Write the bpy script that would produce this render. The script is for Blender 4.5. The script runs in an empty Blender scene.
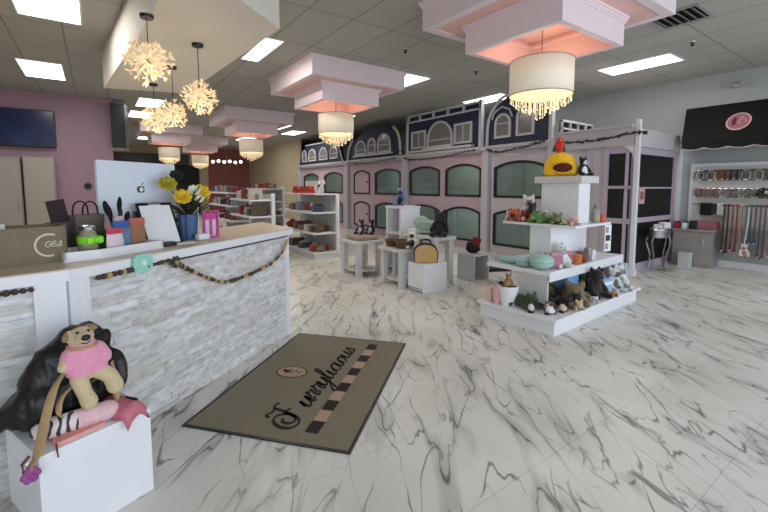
import bpy, bmesh, math, random
from mathutils import Vector, Matrix, Euler, noise
random.seed(7)
PI = math.pi
sc = bpy.context.scene
COL = sc.collection

# ------------------------------------------------------------------ materials
def lin(c):
    return tuple(((v/255)/12.92 if v/255 <= .04045 else ((v/255+.055)/1.055)**2.4) for v in c)
MATS = {}
def mat(name, c, rough=.5, metal=0, var=0, vscale=30, bump=0, emit=0, ecol=None, sheen=0, alpha=1, trans=0):
    if name in MATS: return MATS[name]
    m = bpy.data.materials.new(name); m.use_nodes = True
    nt = m.node_tree; b = nt.nodes['Principled BSDF']
    col = lin(c)
    b.inputs['Base Color'].default_value = (*col, 1)
    b.inputs['Roughness'].default_value = rough
    b.inputs['Metallic'].default_value = metal
    b.inputs['Alpha'].default_value = alpha
    b.inputs['Transmission Weight'].default_value = trans
    if sheen:
        b.inputs['Sheen Weight'].default_value = sheen
    if emit:
        b.inputs['Emission Color'].default_value = (*lin(ecol or c), 1)
        b.inputs['Emission Strength'].default_value = emit
    if var or bump:
        tc = nt.nodes.new('ShaderNodeTexCoord')
        n = nt.nodes.new('ShaderNodeTexNoise'); n.inputs['Scale'].default_value = vscale; n.inputs['Detail'].default_value = 4
        nt.links.new(tc.outputs['Object'], n.inputs['Vector'])
        if var:
            mr = nt.nodes.new('ShaderNodeMapRange')
            mr.inputs[1].default_value = .25; mr.inputs[2].default_value = .75
            mr.inputs[3].default_value = 1-var; mr.inputs[4].default_value = 1+var
            nt.links.new(n.outputs['Fac'], mr.inputs[0])
            mx = nt.nodes.new('ShaderNodeMix'); mx.data_type = 'RGBA'; mx.blend_type = 'MULTIPLY'
            mx.inputs[0].default_value = 1
            mx.inputs[6].default_value = (*col, 1)
            nt.links.new(mr.outputs[0], mx.inputs[7])
            nt.links.new(mx.outputs[2], b.inputs['Base Color'])
        if bump:
            bp = nt.nodes.new('ShaderNodeBump'); bp.inputs['Strength'].default_value = bump; bp.inputs['Distance'].default_value = .01
            nt.links.new(n.outputs['Fac'], bp.inputs['Height']); nt.links.new(bp.outputs[0], b.inputs['Normal'])
    MATS[name] = m
    return m
def fab(c):   # fabric / plush by colour
    return mat('fabric_%d_%d_%d' % c, c, .95, var=.14, vscale=60, bump=.25, sheen=.2)
def plas(c, r=.4):
    return mat('plastic_%d_%d_%d' % c, c, r, var=.04, vscale=15)

# ------------------------------------------------------------------ mesh builder
class MB:
    def __init__(s): s.bm = bmesh.new()
    def _xf(s, vs, M):
        if M is not None: bmesh.ops.transform(s.bm, matrix=M, verts=vs)
    def bx(s, x0, x1, y0, y1, z0, z1, bev=0, M=None, seg=2):
        r = bmesh.ops.create_cube(s.bm, size=1); vs = r['verts']
        for v in vs:
            v.co = Vector(((x0+x1)/2+v.co.x*(x1-x0), (y0+y1)/2+v.co.y*(y1-y0), (z0+z1)/2+v.co.z*(z1-z0)))
        if bev:
            es = list({e for v in vs for e in v.link_edges})
            r = bmesh.ops.bevel(s.bm, geom=es, offset=bev, segments=seg, affect='EDGES', profile=.5)
            vs = list({v for f in r['faces'] for v in f.verts} | {v for v in vs if v.is_valid})
        s._xf(vs, M); return s
    def prism(s, pts, z0, z1, M=None):
        a = [s.bm.verts.new((p[0], p[1], z0)) for p in pts]; b = [s.bm.verts.new((p[0], p[1], z1)) for p in pts]
        n = len(pts)
        s.bm.faces.new(a[::-1]); s.bm.faces.new(b)
        for i in range(n): s.bm.faces.new((a[i], a[(i+1) % n], b[(i+1) % n], b[i]))
        s._xf(a+b, M); return s
    def yz(s, pts, x0, x1):          # polygon in the Y-Z plane, thick along X
        a = [s.bm.verts.new((x0, p[0], p[1])) for p in pts]; b = [s.bm.verts.new((x1, p[0], p[1])) for p in pts]
        n = len(pts); s.bm.faces.new(a); s.bm.faces.new(b[::-1])
        for i in range(n): s.bm.faces.new((a[i], b[i], b[(i+1) % n], a[(i+1) % n]))
        return s
    def yzring(s, out, inn, x0, x1):  # frame between two outlines of equal length
        n = len(out)
        A = [s.bm.verts.new((x0, p[0], p[1])) for p in out]; B = [s.bm.verts.new((x0, p[0], p[1])) for p in inn]
        C = [s.bm.verts.new((x1, p[0], p[1])) for p in out]; D = [s.bm.verts.new((x1, p[0], p[1])) for p in inn]
        for i in range(n):
            j = (i+1) % n
            s.bm.faces.new((A[i], A[j], B[j], B[i])); s.bm.faces.new((C[i], D[i], D[j], C[j]))
            s.bm.faces.new((A[i], C[i], C[j], A[j])); s.bm.faces.new((B[i], B[j], D[j], D[i]))
        return s
    def cyl(s, p, q, r0, r1=None, seg=16, cap=True):
        p, q = Vector(p), Vector(q); r1 = r0 if r1 is None else r1
        d = q-p; L = d.length
        M = Matrix.Translation((p+q)/2) @ d.to_track_quat('Z', 'Y').to_matrix().to_4x4()
        bmesh.ops.create_cone(s.bm, cap_ends=cap, segments=seg, radius1=max(r0, 1e-5), radius2=max(r1, 1e-5), depth=L, matrix=M)
        return s
    def ball(s, c, r, u=14, v=8, rot=None):
        if not hasattr(r, '__len__'): r = (r, r, r)
        M = Matrix.Translation(c)
        if rot: M = M @ Euler(rot).to_matrix().to_4x4()
        bmesh.ops.create_uvsphere(s.bm, u_segments=u, v_segments=v, radius=1, matrix=M @ Matrix.Diagonal((*r, 1)))
        return s
    def lathe(s, prof, c=(0, 0, 0), seg=20, M=None, sy=1):
        rings = []; allv = []
        for r, z in prof:
            ring = [s.bm.verts.new((c[0]+r*math.cos(2*PI*i/seg), c[1]+sy*r*math.sin(2*PI*i/seg), c[2]+z)) for i in range(seg)]
            rings.append(ring); allv += ring
        for a, b in zip(rings, rings[1:]):
            for i in range(seg):
                s.bm.faces.new((a[i], a[(i+1) % seg], b[(i+1) % seg], b[i]))
        if prof[0][0] > 1e-4: s.bm.faces.new(rings[0][::-1])
        if prof[-1][0] > 1e-4: s.bm.faces.new(rings[-1])
        s._xf(allv, M); return s
    def tube(s, pts, r, seg=8, flat=None):
        pts = [Vector(p) for p in pts]; rings = []
        n = len(pts)
        up = Vector((0, 0, 1))
        for i, p in enumerate(pts):
            t = (pts[min(i+1, n-1)]-pts[max(i-1, 0)]).normalized()
            a = t.cross(up)
            if a.length < .05: a = t.cross(Vector((0, 1, 0)))
            a.normalize(); b = a.cross(t).normalized()
            rr = r(i/(n-1)) if callable(r) else r
            ra, rb = (rr, rr) if flat is None else (flat[0], flat[1])
            rings.append([s.bm.verts.new(p+a*ra*math.cos(2*PI*k/seg)+b*rb*math.sin(2*PI*k/seg)) for k in range(seg)])
        for a, b in zip(rings, rings[1:]):
            for k in range(seg): s.bm.faces.new((a[k], a[(k+1) % seg], b[(k+1) % seg], b[k]))
        s.bm.faces.new(rings[0][::-1]); s.bm.faces.new(rings[-1])
        return s
    def ribbon(s, pts, w, z0, z1, close=False):   # flat calligraphic stroke on a surface; w is a width or function of direction
        n = len(pts); L = []; Rr = []
        for i, p in enumerate(pts):
            a = pts[max(i-1, 0)]; b = pts[min(i+1, n-1)]
            t = Vector((b[0]-a[0], b[1]-a[1])); t = t.normalized() if t.length > 1e-9 else Vector((1, 0))
            ww = w(t) if callable(w) else w
            nn = Vector((-t.y, t.x))*ww/2
            L.append((p[0]+nn.x, p[1]+nn.y)); Rr.append((p[0]-nn.x, p[1]-nn.y))
        Lt = [s.bm.verts.new((*q, z1)) for q in L]; Rt = [s.bm.verts.new((*q, z1)) for q in Rr]
        Lb = [s.bm.verts.new((*q, z0)) for q in L]; Rb = [s.bm.verts.new((*q, z0)) for q in Rr]
        for i in range(n-1):
            s.bm.faces.new((Rt[i], Rt[i+1], Lt[i+1], Lt[i]))
            s.bm.faces.new((Lt[i], Lt[i+1], Lb[i+1], Lb[i])); s.bm.faces.new((Rb[i], Rb[i+1], Rt[i+1], Rt[i]))
        return s
    def strip(s, rows):   # grid surface from rows of points
        V = [[s.bm.verts.new(p) for p in r] for r in rows]
        for a, b in zip(V, V[1:]):
            for i in range(len(a)-1): s.bm.faces.new((a[i], a[i+1], b[i+1], b[i]))
        return s
    def mesh(s, name, m, smooth=False):
        bmesh.ops.recalc_face_normals(s.bm, faces=s.bm.faces[:])
        me = bpy.data.meshes.new(name); s.bm.to_mesh(me); s.bm.free()
        for q in (m if isinstance(m, (list, tuple)) else [m]): me.materials.append(q)
        if smooth:
            me.shade_smooth()
            me.set_sharp_from_angle(angle=.7)
        return me
    def build(s, name, m, parent=None, smooth=False, label=None):
        o = bpy.data.objects.new(name, s.mesh(name, m, smooth)); COL.objects.link(o)
        if parent is not None: o.parent = parent
        if label: o['label'] = label
        return o

def thing(name, label, cat, loc=(0, 0, 0), rz=0, group=None):
    o = bpy.data.objects.new(name, None); COL.objects.link(o)
    o.empty_display_size = .05
    o.location = loc; o.rotation_euler = (0, 0, rz)
    o['label'] = label; o['category'] = cat
    if group: o['group'] = group
    return o
def tag(o, label, cat, group=None, loc=None, rz=None):
    o['label'] = label; o['category'] = cat
    if group: o['group'] = group
    if loc: o.location = loc
    if rz is not None: o.rotation_euler = (0, 0, rz)
    return o
def struct(o): o['kind'] = 'structure'; return o
def stuff(o): o['kind'] = 'stuff'; return o
def dup(root, label, loc=None, rz=None, group=None):
    r = root.copy(); COL.objects.link(r)
    r['label'] = label
    if group: r['group'] = group
    if loc is not None: r.location = loc
    if rz is not None: r.rotation_euler = (0, 0, rz)
    for ch in list(root.children):
        c = ch.copy(); COL.objects.link(c); c.parent = r
        for g in ch.children:
            d = g.copy(); COL.objects.link(d); d.parent = c
    return r
def catmull(P, k=8, closed=False):
    P = [Vector(p) for p in P]; out = []
    n = len(P)
    for i in range(n if closed else n-1):
        if closed: a, b, c, d = P[i-1], P[i], P[(i+1) % n], P[(i+2) % n]
        else: a, b, c, d = P[max(i-1, 0)], P[i], P[i+1], P[min(i+2, n-1)]
        for j in range(k):
            t = j/k
            out.append(.5*((2*b)+(c-a)*t+(2*a-5*b+4*c-d)*t*t+(3*b-a-3*c+d)*t**3))
    out.append(P[0] if closed else P[-1]); return out

def blob(name, parts, mats, parent=None, vox=.012, patches=(), smooth_it=3, crease=None):
    """one continuous soft body: overlapping ellipsoids and tapered limbs fused by a voxel remesh"""
    mb = MB()
    for p in parts:
        if p[0] == 'e': mb.ball(p[1], p[2], 16, 10, p[3] if len(p) > 3 else None)
        else:
            _, a, ra, b, rb = p
            mb.cyl(a, b, ra, rb, 12); mb.ball(a, ra, 12, 8); mb.ball(b, rb, 12, 8)
    me = mb.mesh(name+'_cage', mats)
    t = bpy.data.objects.new('cage', me); COL.objects.link(t)
    r = t.modifiers.new('r', 'REMESH'); r.mode = 'VOXEL'; r.voxel_size = vox
    s = t.modifiers.new('s', 'SMOOTH'); s.iterations = smooth_it; s.factor = .5
    dg = bpy.context.evaluated_depsgraph_get(); dg.update()
    new = bpy.data.meshes.new_from_object(t.evaluated_get(dg)); new.name = name
    bpy.data.objects.remove(t); bpy.data.meshes.remove(me)
    new.materials.clear()
    for m in (mats if isinstance(mats, (list, tuple)) else [mats]): new.materials.append(m)
    if crease:      # slack folds pressed into the surface
        sc_, amp = crease
        nn = [v.normal.copy() for v in new.vertices]
        for v, n in zip(new.vertices, nn):
            q = Vector((v.co.x*sc_*1.6, v.co.y*sc_, v.co.z*sc_*.55))
            a = noise.noise(q); b_ = noise.noise(q*2.1+Vector((5, 3, 1)))
            v.co += n*amp*(1-2.4*abs(a)-.9*abs(b_))
    for c, rad, idx in patches:
        c = Vector(c)
        for f in new.polygons:
            d = Vector(f.center)-c
            rr = rad if hasattr(rad, '__len__') else (rad, rad, rad)
            if (d.x/rr[0])**2+(d.y/rr[1])**2+(d.z/rr[2])**2 < 1: f.material_index = idx
    new.shade_smooth()
    o = bpy.data.objects.new(name, new); COL.objects.link(o)
    if parent is not None: o.parent = parent
    return o

# common materials
M_white = mat('white_paint', (226, 227, 232), .45, var=.03, vscale=6)
M_white2 = mat('white_laminate', (232, 234, 240), .35, var=.02, vscale=5)
M_shelf = mat('shelf_white', (205, 206, 206), .5, var=.03, vscale=6)
M_navy = mat('navy_panel', (22, 32, 62), .6, var=.08, vscale=10)
M_pinkwall = mat('kennel_pink_paint', (188, 166, 178), .6, var=.03, vscale=5)
M_kwhite = mat('kennel_white_paint', (190, 183, 188), .6, var=.03, vscale=5)
M_lilac = mat('lilac_frame', (188, 172, 188), .6, var=.03)
M_trim = mat('house_trim_white', (188, 186, 190), .5, var=.03)
M_wframe = mat('black_window_frame', (24, 20, 26), .4, var=.05)
M_black = mat('black_plastic', (14, 14, 16), .4, var=.05)
M_blackfab = mat('black_fabric', (18, 18, 20), .8, var=.15, vscale=40, bump=.2)
M_chrome = mat('chrome_metal', (190, 190, 195), .2, 1, var=.05)
M_brown = mat('dark_brown_cloth', (15, 11, 11), .95, var=.12, vscale=60, bump=.2)
M_tan = mat('tan_strap', (178, 148, 110), .7, var=.1)
M_wood = mat('natural_wood', (182, 150, 110), .6, var=.12, vscale=25)
M_paper = mat('paper_white', (236, 238, 242), .8, var=.02)

# --- glass for the kennel windows
def glass_mat(name, tint, trans=.62):
    m = bpy.data.materials.new(name); m.use_nodes = True; nt = m.node_tree
    for n in list(nt.nodes): nt.nodes.remove(n)
    out = nt.nodes.new('ShaderNodeOutputMaterial')
    tr = nt.nodes.new('ShaderNodeBsdfTransparent'); tr.inputs[0].default_value = (*lin((216, 226, 223)), 1)
    df = nt.nodes.new('ShaderNodeBsdfDiffuse'); df.inputs[0].default_value = (*lin(tint), 1)
    gl = nt.nodes.new('ShaderNodeBsdfGlossy'); gl.inputs['Roughness'].default_value = .05
    no = nt.nodes.new('ShaderNodeTexNoise'); no.inputs['Scale'].default_value = 1.3
    tc = nt.nodes.new('ShaderNodeTexCoord'); nt.links.new(tc.outputs['Object'], no.inputs['Vector'])
    mr = nt.nodes.new('ShaderNodeMapRange'); mr.inputs[3].default_value = trans-.1; mr.inputs[4].default_value = trans+.1
    nt.links.new(no.outputs['Fac'], mr.inputs[0])
    m1 = nt.nodes.new('ShaderNodeMixShader'); nt.links.new(mr.outputs[0], m1.inputs[0])
    nt.links.new(df.outputs[0], m1.inputs[1]); nt.links.new(tr.outputs[0], m1.inputs[2])
    m2 = nt.nodes.new('ShaderNodeMixShader'); m2.inputs[0].default_value = .07
    nt.links.new(m1.outputs[0], m2.inputs[1]); nt.links.new(gl.outputs[0], m2.inputs[2])
    nt.links.new(m2.outputs[0], out.inputs[0]); return m
M_glass = glass_mat('window_glass', (122, 132, 129))
M_inner = mat('kennel_inner_wall', (196, 204, 201), .8, var=.05, vscale=3)
M_curtain = mat('kennel_curtain', (214, 218, 208), .8, var=.06, vscale=3)
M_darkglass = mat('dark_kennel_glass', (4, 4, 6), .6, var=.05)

# --- marble floor
def floor_mat():
    m = bpy.data.materials.new('marble_vinyl_floor'); m.use_nodes = True; nt = m.node_tree; N = nt.nodes; L = nt.links
    b = N['Principled BSDF']; b.inputs['Roughness'].default_value = .34
    b.inputs['Specular IOR Level'].default_value = .35
    tc = N.new('ShaderNodeTexCoord')
    def mapping(rot, scale, loc=(0, 0, 0)):
        # rotate first so that the stretch runs along the vein direction
        r = N.new('ShaderNodeVectorRotate'); r.rotation_type = 'Z_AXIS'; r.inputs['Angle'].default_value = -math.radians(rot)
        s = N.new('ShaderNodeMapping'); s.inputs['Scale'].default_value = (*scale, 1); s.inputs['Location'].default_value = loc
        L.new(tc.outputs['Object'], r.inputs['Vector']); L.new(r.outputs[0], s.inputs[0]); return s
    def ridge(rot, scale, w, detail, dist, loc, soft):
        s = mapping(rot, scale, loc)
        # domain warp
        wn = N.new('ShaderNodeTexNoise'); wn.inputs['Scale'].default_value = 1.6; wn.inputs['Detail'].default_value = 3
        L.new(s.outputs[0], wn.inputs['Vector'])
        va = N.new('ShaderNodeVectorMath'); va.operation = 'MULTIPLY_ADD'
        va.inputs[1].default_value = (dist, dist, dist)
        L.new(wn.outputs['Color'], va.inputs[0]); L.new(s.outputs[0], va.inputs[2])
        n = N.new('ShaderNodeTexNoise'); n.inputs['Scale'].default_value = 1; n.inputs['Detail'].default_value = detail; n.inputs['Roughness'].default_value = .42
        L.new(va.outputs[0], n.inputs['Vector'])
        d = N.new('ShaderNodeMath'); d.operation = 'SUBTRACT'; d.inputs[1].default_value = .5; L.new(n.outputs['Fac'], d.inputs[0])
        a = N.new('ShaderNodeMath'); a.operation = 'ABSOLUTE'; L.new(d.outputs[0], a.inputs[0])
        # vein weight varies along its run
        wv = N.new('ShaderNodeTexNoise'); wv.inputs['Scale'].default_value = 2.3; wv.inputs['Detail'].default_value = 2
        L.new(s.outputs[0], wv.inputs['Vector'])
        ww = N.new('ShaderNodeMapRange'); ww.inputs[1].default_value = .38; ww.inputs[2].default_value = .68; ww.inputs[3].default_value = w*.25; ww.inputs[4].default_value = w*1.6
        L.new(wv.outputs['Fac'], ww.inputs[0])
        dv = N.new('ShaderNodeMath'); dv.operation = 'DIVIDE'; L.new(a.outputs[0], dv.inputs[0]); L.new(ww.outputs[0], dv.inputs[1])
        mr = N.new('ShaderNodeMapRange'); mr.interpolation_type = 'SMOOTHSTEP'
        mr.inputs[1].default_value = 0; mr.inputs[2].default_value = 1; mr.inputs[3].default_value = 1; mr.inputs[4].default_value = 0
        L.new(dv.outputs[0], mr.inputs[0])
        st = N.new('ShaderNodeMapRange'); st.inputs[1].default_value = .4; st.inputs[2].default_value = .62; st.inputs[3].default_value = soft*.25; st.inputs[4].default_value = soft
        L.new(wv.outputs['Fac'], st.inputs[0])
        mu = N.new('ShaderNodeMath'); mu.operation = 'MULTIPLY'; L.new(mr.outputs[0], mu.inputs[0]); L.new(st.outputs[0], mu.inputs[1])
        return mu
    v1 = ridge(55, (.75, 3.3), .0105, 3, .16, (3.1, 1.7, 0), .95)
    v2 = ridge(67, (1.0, 4.6), .012, 3, .2, (7.3, 4.2, 5), .8)
    v4 = ridge(43, (.9, 4.0), .012, 3, .2, (1.3, 9.2, 2), .85)
    v3 = ridge(55, (.75, 3.3), .06, 3, .16, (3.1, 1.7, 0), .34)
    def mx(a, c):
        q = N.new('ShaderNodeMath'); q.operation = 'MAXIMUM'; L.new(a.outputs[0], q.inputs[0]); L.new(c.outputs[0], q.inputs[1]); return q
    v = mx(mx(mx(v1, v2), v4), v3)
    base = N.new('ShaderNodeTexNoise'); base.inputs['Scale'].default_value = 1.2; base.inputs['Detail'].default_value = 5
    L.new(tc.outputs['Object'], base.inputs['Vector'])
    cr = N.new('ShaderNodeValToRGB')
    cr.color_ramp.elements[0].position = .3; cr.color_ramp.elements[0].color = (*lin((212, 208, 200)), 1)
    cr.color_ramp.elements[1].position = .7; cr.color_ramp.elements[1].color = (*lin((232, 231, 228)), 1)
    L.new(base.outputs['Fac'], cr.inputs[0])
    mix = N.new('ShaderNodeMix'); mix.data_type = 'RGBA'; L.new(v.outputs[0], mix.inputs[0])
    L.new(cr.outputs[0], mix.inputs[6]); mix.inputs[7].default_value = (*lin((92, 88, 88)), 1)
    # hairline joints between the planks
    br = N.new('ShaderNodeTexBrick'); br.offset = .5
    br.inputs['Scale'].default_value = 1; br.inputs['Mortar Size'].default_value = .002; br.inputs['Brick Width'].default_value = 1.2; br.inputs['Row Height'].default_value = .6
    br.inputs['Color1'].default_value = br.inputs['Color2'].default_value = (1, 1, 1, 1); br.inputs['Mortar'].default_value = (.72, .7, .68, 1)
    L.new(tc.outputs['Object'], br.inputs['Vector'])
    mm = N.new('ShaderNodeMix'); mm.data_type = 'RGBA'; mm.blend_type = 'MULTIPLY'; mm.inputs[0].default_value = 1
    L.new(mix.outputs[2], mm.inputs[6]); L.new(br.outputs['Color'], mm.inputs[7])
    L.new(mm.outputs[2], b.inputs['Base Color'])
    return m
# --- suspended ceiling
def ceil_mat():
    m = bpy.data.materials.new('ceiling_tiles'); m.use_nodes = True; nt = m.node_tree; N = nt.nodes; L = nt.links
    b = N['Principled BSDF']; b.inputs['Roughness'].default_value = .9
    tc = N.new('ShaderNodeTexCoord')
    mp = N.new('ShaderNodeMapping'); mp.inputs['Rotation'].default_value = (0, 0, PI/2); mp.inputs['Location'].default_value = (-2.67+12, 2.04+12, 0)
    L.new(tc.outputs['Object'], mp.inputs[0])
    br = N.new('ShaderNodeTexBrick'); br.offset = 0
    br.inputs['Scale'].default_value = 1; br.inputs['Mortar Size'].default_value = .011; br.inputs['Mortar Smooth'].default_value = .2
    br.inputs['Brick Width'].default_value = 1.2; br.inputs['Row Height'].default_value = .6
    br.inputs['Color1'].default_value = (*lin((172, 170, 163)), 1); br.inputs['Color2'].default_value = (*lin((165, 163, 156)), 1)
    br.inputs['Mortar'].default_value = (*lin((132, 130, 124)), 1)
    L.new(mp.outputs[0], br.inputs['Vector'])
    n = N.new('ShaderNodeTexNoise'); n.inputs['Scale'].default_value = 90
    L.new(tc.outputs['Object'], n.inputs['Vector'])
    bp = N.new('ShaderNodeBump'); bp.inputs['Strength'].default_value = .15; L.new(n.outputs['Fac'], bp.inputs['Height'])
    L.new(br.outputs['Color'], b.inputs['Base Color']); L.new(bp.outputs[0], b.inputs['Normal'])
    return m
# --- ledger stone: every stone strip its own shade
def stone_mat():
    m = bpy.data.materials.new('white_ledger_stone'); m.use_nodes = True; nt = m.node_tree; N = nt.nodes; L = nt.links
    b = N['Principled BSDF']; b.inputs['Roughness'].default_value = .75
    g = N.new('ShaderNodeNewGeometry')
    cr = N.new('ShaderNodeValToRGB'); e = cr.color_ramp.elements
    e[0].position = 0; e[0].color = (*lin((212, 208, 204)), 1); e[1].position = 1; e[1].color = (*lin((236, 238, 242)), 1)
    for p, c in ((.25, (226, 228, 232)), (.4, (206, 202, 198)), (.6, (232, 233, 237)), (.8, (216, 215, 216))):
        q = e.new(p); q.color = (*lin(c), 1)
    L.new(g.outputs['Random Per Island'], cr.inputs[0])
    tc = N.new('ShaderNodeTexCoord')
    mp = N.new('ShaderNodeMapping'); mp.inputs['Scale'].default_value = (1, 1, 2.2); L.new(tc.outputs['Object'], mp.inputs[0])
    n = N.new('ShaderNodeTexNoise'); n.inputs['Scale'].default_value = 14; n.inputs['Detail'].default_value = 6
    L.new(mp.outputs[0], n.inputs['Vector'])
    r2 = N.new('ShaderNodeMapRange'); r2.inputs[1].default_value = .3; r2.inputs[2].default_value = .62; r2.inputs[3].default_value = .72; r2.inputs[4].default_value = 1.04
    L.new(n.outputs['Fac'], r2.inputs[0])
    mx = N.new('ShaderNodeMix'); mx.data_type = 'RGBA'; mx.blend_type = 'MULTIPLY'; mx.inputs[0].default_value = 1
    L.new(cr.outputs[0], mx.inputs[6]); L.new(r2.outputs[0], mx.inputs[7]); L.new(mx.outputs[2], b.inputs['Base Color'])
    bp = N.new('ShaderNodeBump'); bp.inputs['Strength'].default_value = .5; bp.inputs['Distance'].default_value = .01
    L.new(n.outputs['Fac'], bp.inputs['Height']); L.new(bp.outputs[0], b.inputs['Normal'])
    return m

# ================================================================== the setting
CZ = 3.6
mb = MB(); mb.bx(-4.2, 9.8, -2.4, 24.2, -.1, 0); struct(mb.build('floor', floor_mat()))
mb = MB(); mb.bx(-4.2, 9.8, -2.4, 24.2, CZ, CZ+.1); struct(mb.build('ceiling', ceil_mat()))
M_wr = mat('grey_wall_paint', (166, 170, 170), .8, var=.02, vscale=3)
M_wl = mat('mauve_wall_paint', (168, 138, 154), .8, var=.03, vscale=2)
M_wf = mat('cream_wall_paint', (190, 176, 152), .8, var=.03, vscale=2)
M_wred = mat('dusty_red_wall_paint', (150, 92, 88), .8, var=.05, vscale=2)
mb = MB(); mb.bx(9.6, 9.8, -2.4, 24.2, 0, CZ); struct(mb.build('wall_right', M_wr))
mb = MB(); mb.bx(-4.2, .42, 12, 12.15, 0, CZ); struct(mb.build('wall_left', M_wl))
mb = MB(); mb.bx(-4.2, .44, 11.96, 12.0, 3.5, CZ); struct(mb.build('trim_1', M_wl))
mb = MB(); mb.bx(-4.2, .42, 11.975, 12, 0, .12); struct(mb.build('baseboard_left', M_white))
mb = MB(); mb.bx(-4.2, 9.6, 24, 24.2, 0, CZ); struct(mb.build('wall_far', M_wf))
mb = MB(); mb.bx(5.2, 7.4, 23.9, 24, 0, CZ); struct(mb.build('wall_accent', M_wred))
mb = MB(); mb.bx(7.4, 7.5, 16.75, 24, 0, CZ); struct(mb.build('wall_side', M_wf))
mb = MB(); mb.bx(-4.4, -4.2, -2.4, 24.2, 0, CZ); struct(mb.build('wall_west', M_wf))
mb = MB(); mb.bx(9.58, 9.6, -2.2, 3.04, 0, .12); struct(mb.build('baseboard_right', M_white))
mb = MB(); mb.bx(9.5, 9.6, 3.15, 3.22, 0, 2.35); struct(mb.build('trim_2', M_white))
# the shop front behind the camera: sill, header and mullions around open daylight
mb = MB()
mb.bx(-4.2, 9.6, -2.4, -2.25, 0, .25); mb.bx(-4.2, 9.6, -2.4, -2.25, 3.0, CZ)
for i in range(8): x = -4.2+i*1.97; mb.bx(x-.04, x+.04, -2.4, -2.3, .25, 3.0)
struct(mb.build('wall_front', M_white))

# white soffit box hung over the counter
M_soff = mat('soffit_white', (222, 216, 206), .7, var=.03, vscale=2)
mb = MB()
SP = [(1.56, 3.945), (1.32, 7.5), (.2, 7.85), (.5, 4.3), (.5, 3.08)]
mb.prism(SP, 3.05, CZ); struct(mb.build('trim_3', M_soff))
# stepped ceiling boxes with crown moulding and a pink recess
M_box = mat('ceiling_box_pale_pink', (228, 212, 218), .65, var=.02, vscale=3)
M_rec = mat('ceiling_box_recess_pink', (228, 186, 178), .7, var=.03, vscale=3)
def ceiling_box(i, cx, cy, up=.98, lo=.61):
    mb = MB()
    def frame(h, z0, z1, t):
        for a in ((-h, h, -h, -h+t), (-h, h, h-t, h), (-h, -h+t, -h+t, h-t), (h-t, h, -h+t, h-t)): mb.bx(cx+a[0], cx+a[1], cy+a[2], cy+a[3], z0, z1)
    def crown(h, z):
        for k, (d, dz) in enumerate(((.035, .03), (.022, .055), (.012, .075))): frame(h+d, z-dz, z-dz+.03 if k else z, .12)
    mb.bx(cx-up+.02, cx+up-.02, cy-up+.02, cy+up-.02, 3.305, 3.4); frame(up, 3.29, CZ, .1)
    frame(lo, 3.0, 3.31, .07); crown(up, CZ-.001); crown(lo, 3.303)
    o = struct(mb.build('trim_%d' % i, [M_box, M_rec]))
    for f in o.data.polygons:   # the inside of the recess is painted pink
        c = f.center
        if abs(c.x-cx) < lo-.05 and abs(c.y-cy) < lo-.05 and c.z < 3.35: f.material_index = 1
    return o
BOXES = [(4.08, 2.72), (3.82, 6.92), (3.8, 12.0), (3.8, 19.0), (2.2, 16.0)]
for i, (x, y) in enumerate(BOXES): ceiling_box(4+i, x, y, .93, .585)

# ================================================================== ceiling fixtures
M_panel = mat('light_panel', (255, 253, 245), .5, emit=5, ecol=(255, 250, 240))
def ceiling_light(x0, x1, y0, y1, label, group=None):
    t = thing('ceiling_light', label, 'light', ((x0+x1)/2, (y0+y1)/2, CZ), 0, group)
    w, d = (x1-x0)/2, (y1-y0)/2
    MB().bx(-w+.02, w-.02, -d+.02, d-.02, -.012, -.004).build('diffuser', M_panel, t)
    f = MB()
    f.bx(-w, w, -d, -d+.02, -.015, 0); f.bx(-w, w, d-.02, d, -.015, 0); f.bx(-w, -w+.02, -d+.02, d-.02, -.015, 0); f.bx(w-.02, w, -d+.02, d-.02, -.015, 0)
    f.build('frame', M_white, t)
    li = bpy.data.lights.new('panel_lamp', 'AREA'); li.shape = 'RECTANGLE'; li.size = 2*w-.04; li.size_y = 2*d-.04; li.energy = 23; li.color = (1, .955, .89)
    lo = bpy.data.objects.new('panel_lamp', li); COL.objects.link(lo); lo.location = ((x0+x1)/2, (y0+y1)/2, CZ-.03)
    return t
for a in ((7.44, 8.04, 2.7, 3.85, 'lit rectangular ceiling panel light nearest the right wall and air vent'),
          (-.96, -.34, 9.0, 10.3, 'lit ceiling panel light over the pink wall and television'),
          (-.66, -.02, 5.5, 6.7, 'lit ceiling panel light at the upper left corner of the photo'),
          (2.04, 2.34, 5.73, 6.9, 'narrow lit ceiling panel light right of the white soffit'),
          (4.8, 5.4, 5.98, 7.1, 'lit ceiling panel light half hidden by the second stepped pink box'),
          (7.5, 8.1, 6.0, 7.2, 'lit ceiling panel light above the railing of the navy playhouse'),
          (5.0, 5.6, 13.2, 14.4, 'small lit ceiling panel light before the far red wall'),
          (.95, 1.5, 11.2, 12.4, 'lit ceiling panel light behind the starburst chandeliers'),
          (.9, 1.5, 13.2, 14.4, 'lit ceiling panel light beyond the end of the pink wall'),
          (6.1, 6.7, 14.4, 15.6, 'lit ceiling panel light left of the second drum chandelier, over the far shelves'),
          (5.2, 5.8, 17.5, 18.7, 'tiny lit ceiling panel light far back on the playhouse side'),
          (1.6, 2.2, 19.5, 20.7, 'tiny lit ceiling panel light far back before the black sign band'),
          (-2.2, -1.6, 17.0, 18.2, 'added ceiling panel light brightening the far end, unseen behind the pink wall')):  # last one is an extra panel, out of view, added to brighten the far end
    ceiling_light(*a)
dl = thing('downlight', 'round recessed downlight left of the far starbursts, nearer one', 'light', (.45, 8.35, CZ))
MB().cyl((0, 0, -.012), (0, 0, 0), .09, .1, 20).build('rim', M_white, dl)
MB().cyl((0, 0, -.016), (0, 0, -.01), .07, .07, 20).build('lamp', M_panel, dl)
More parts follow.
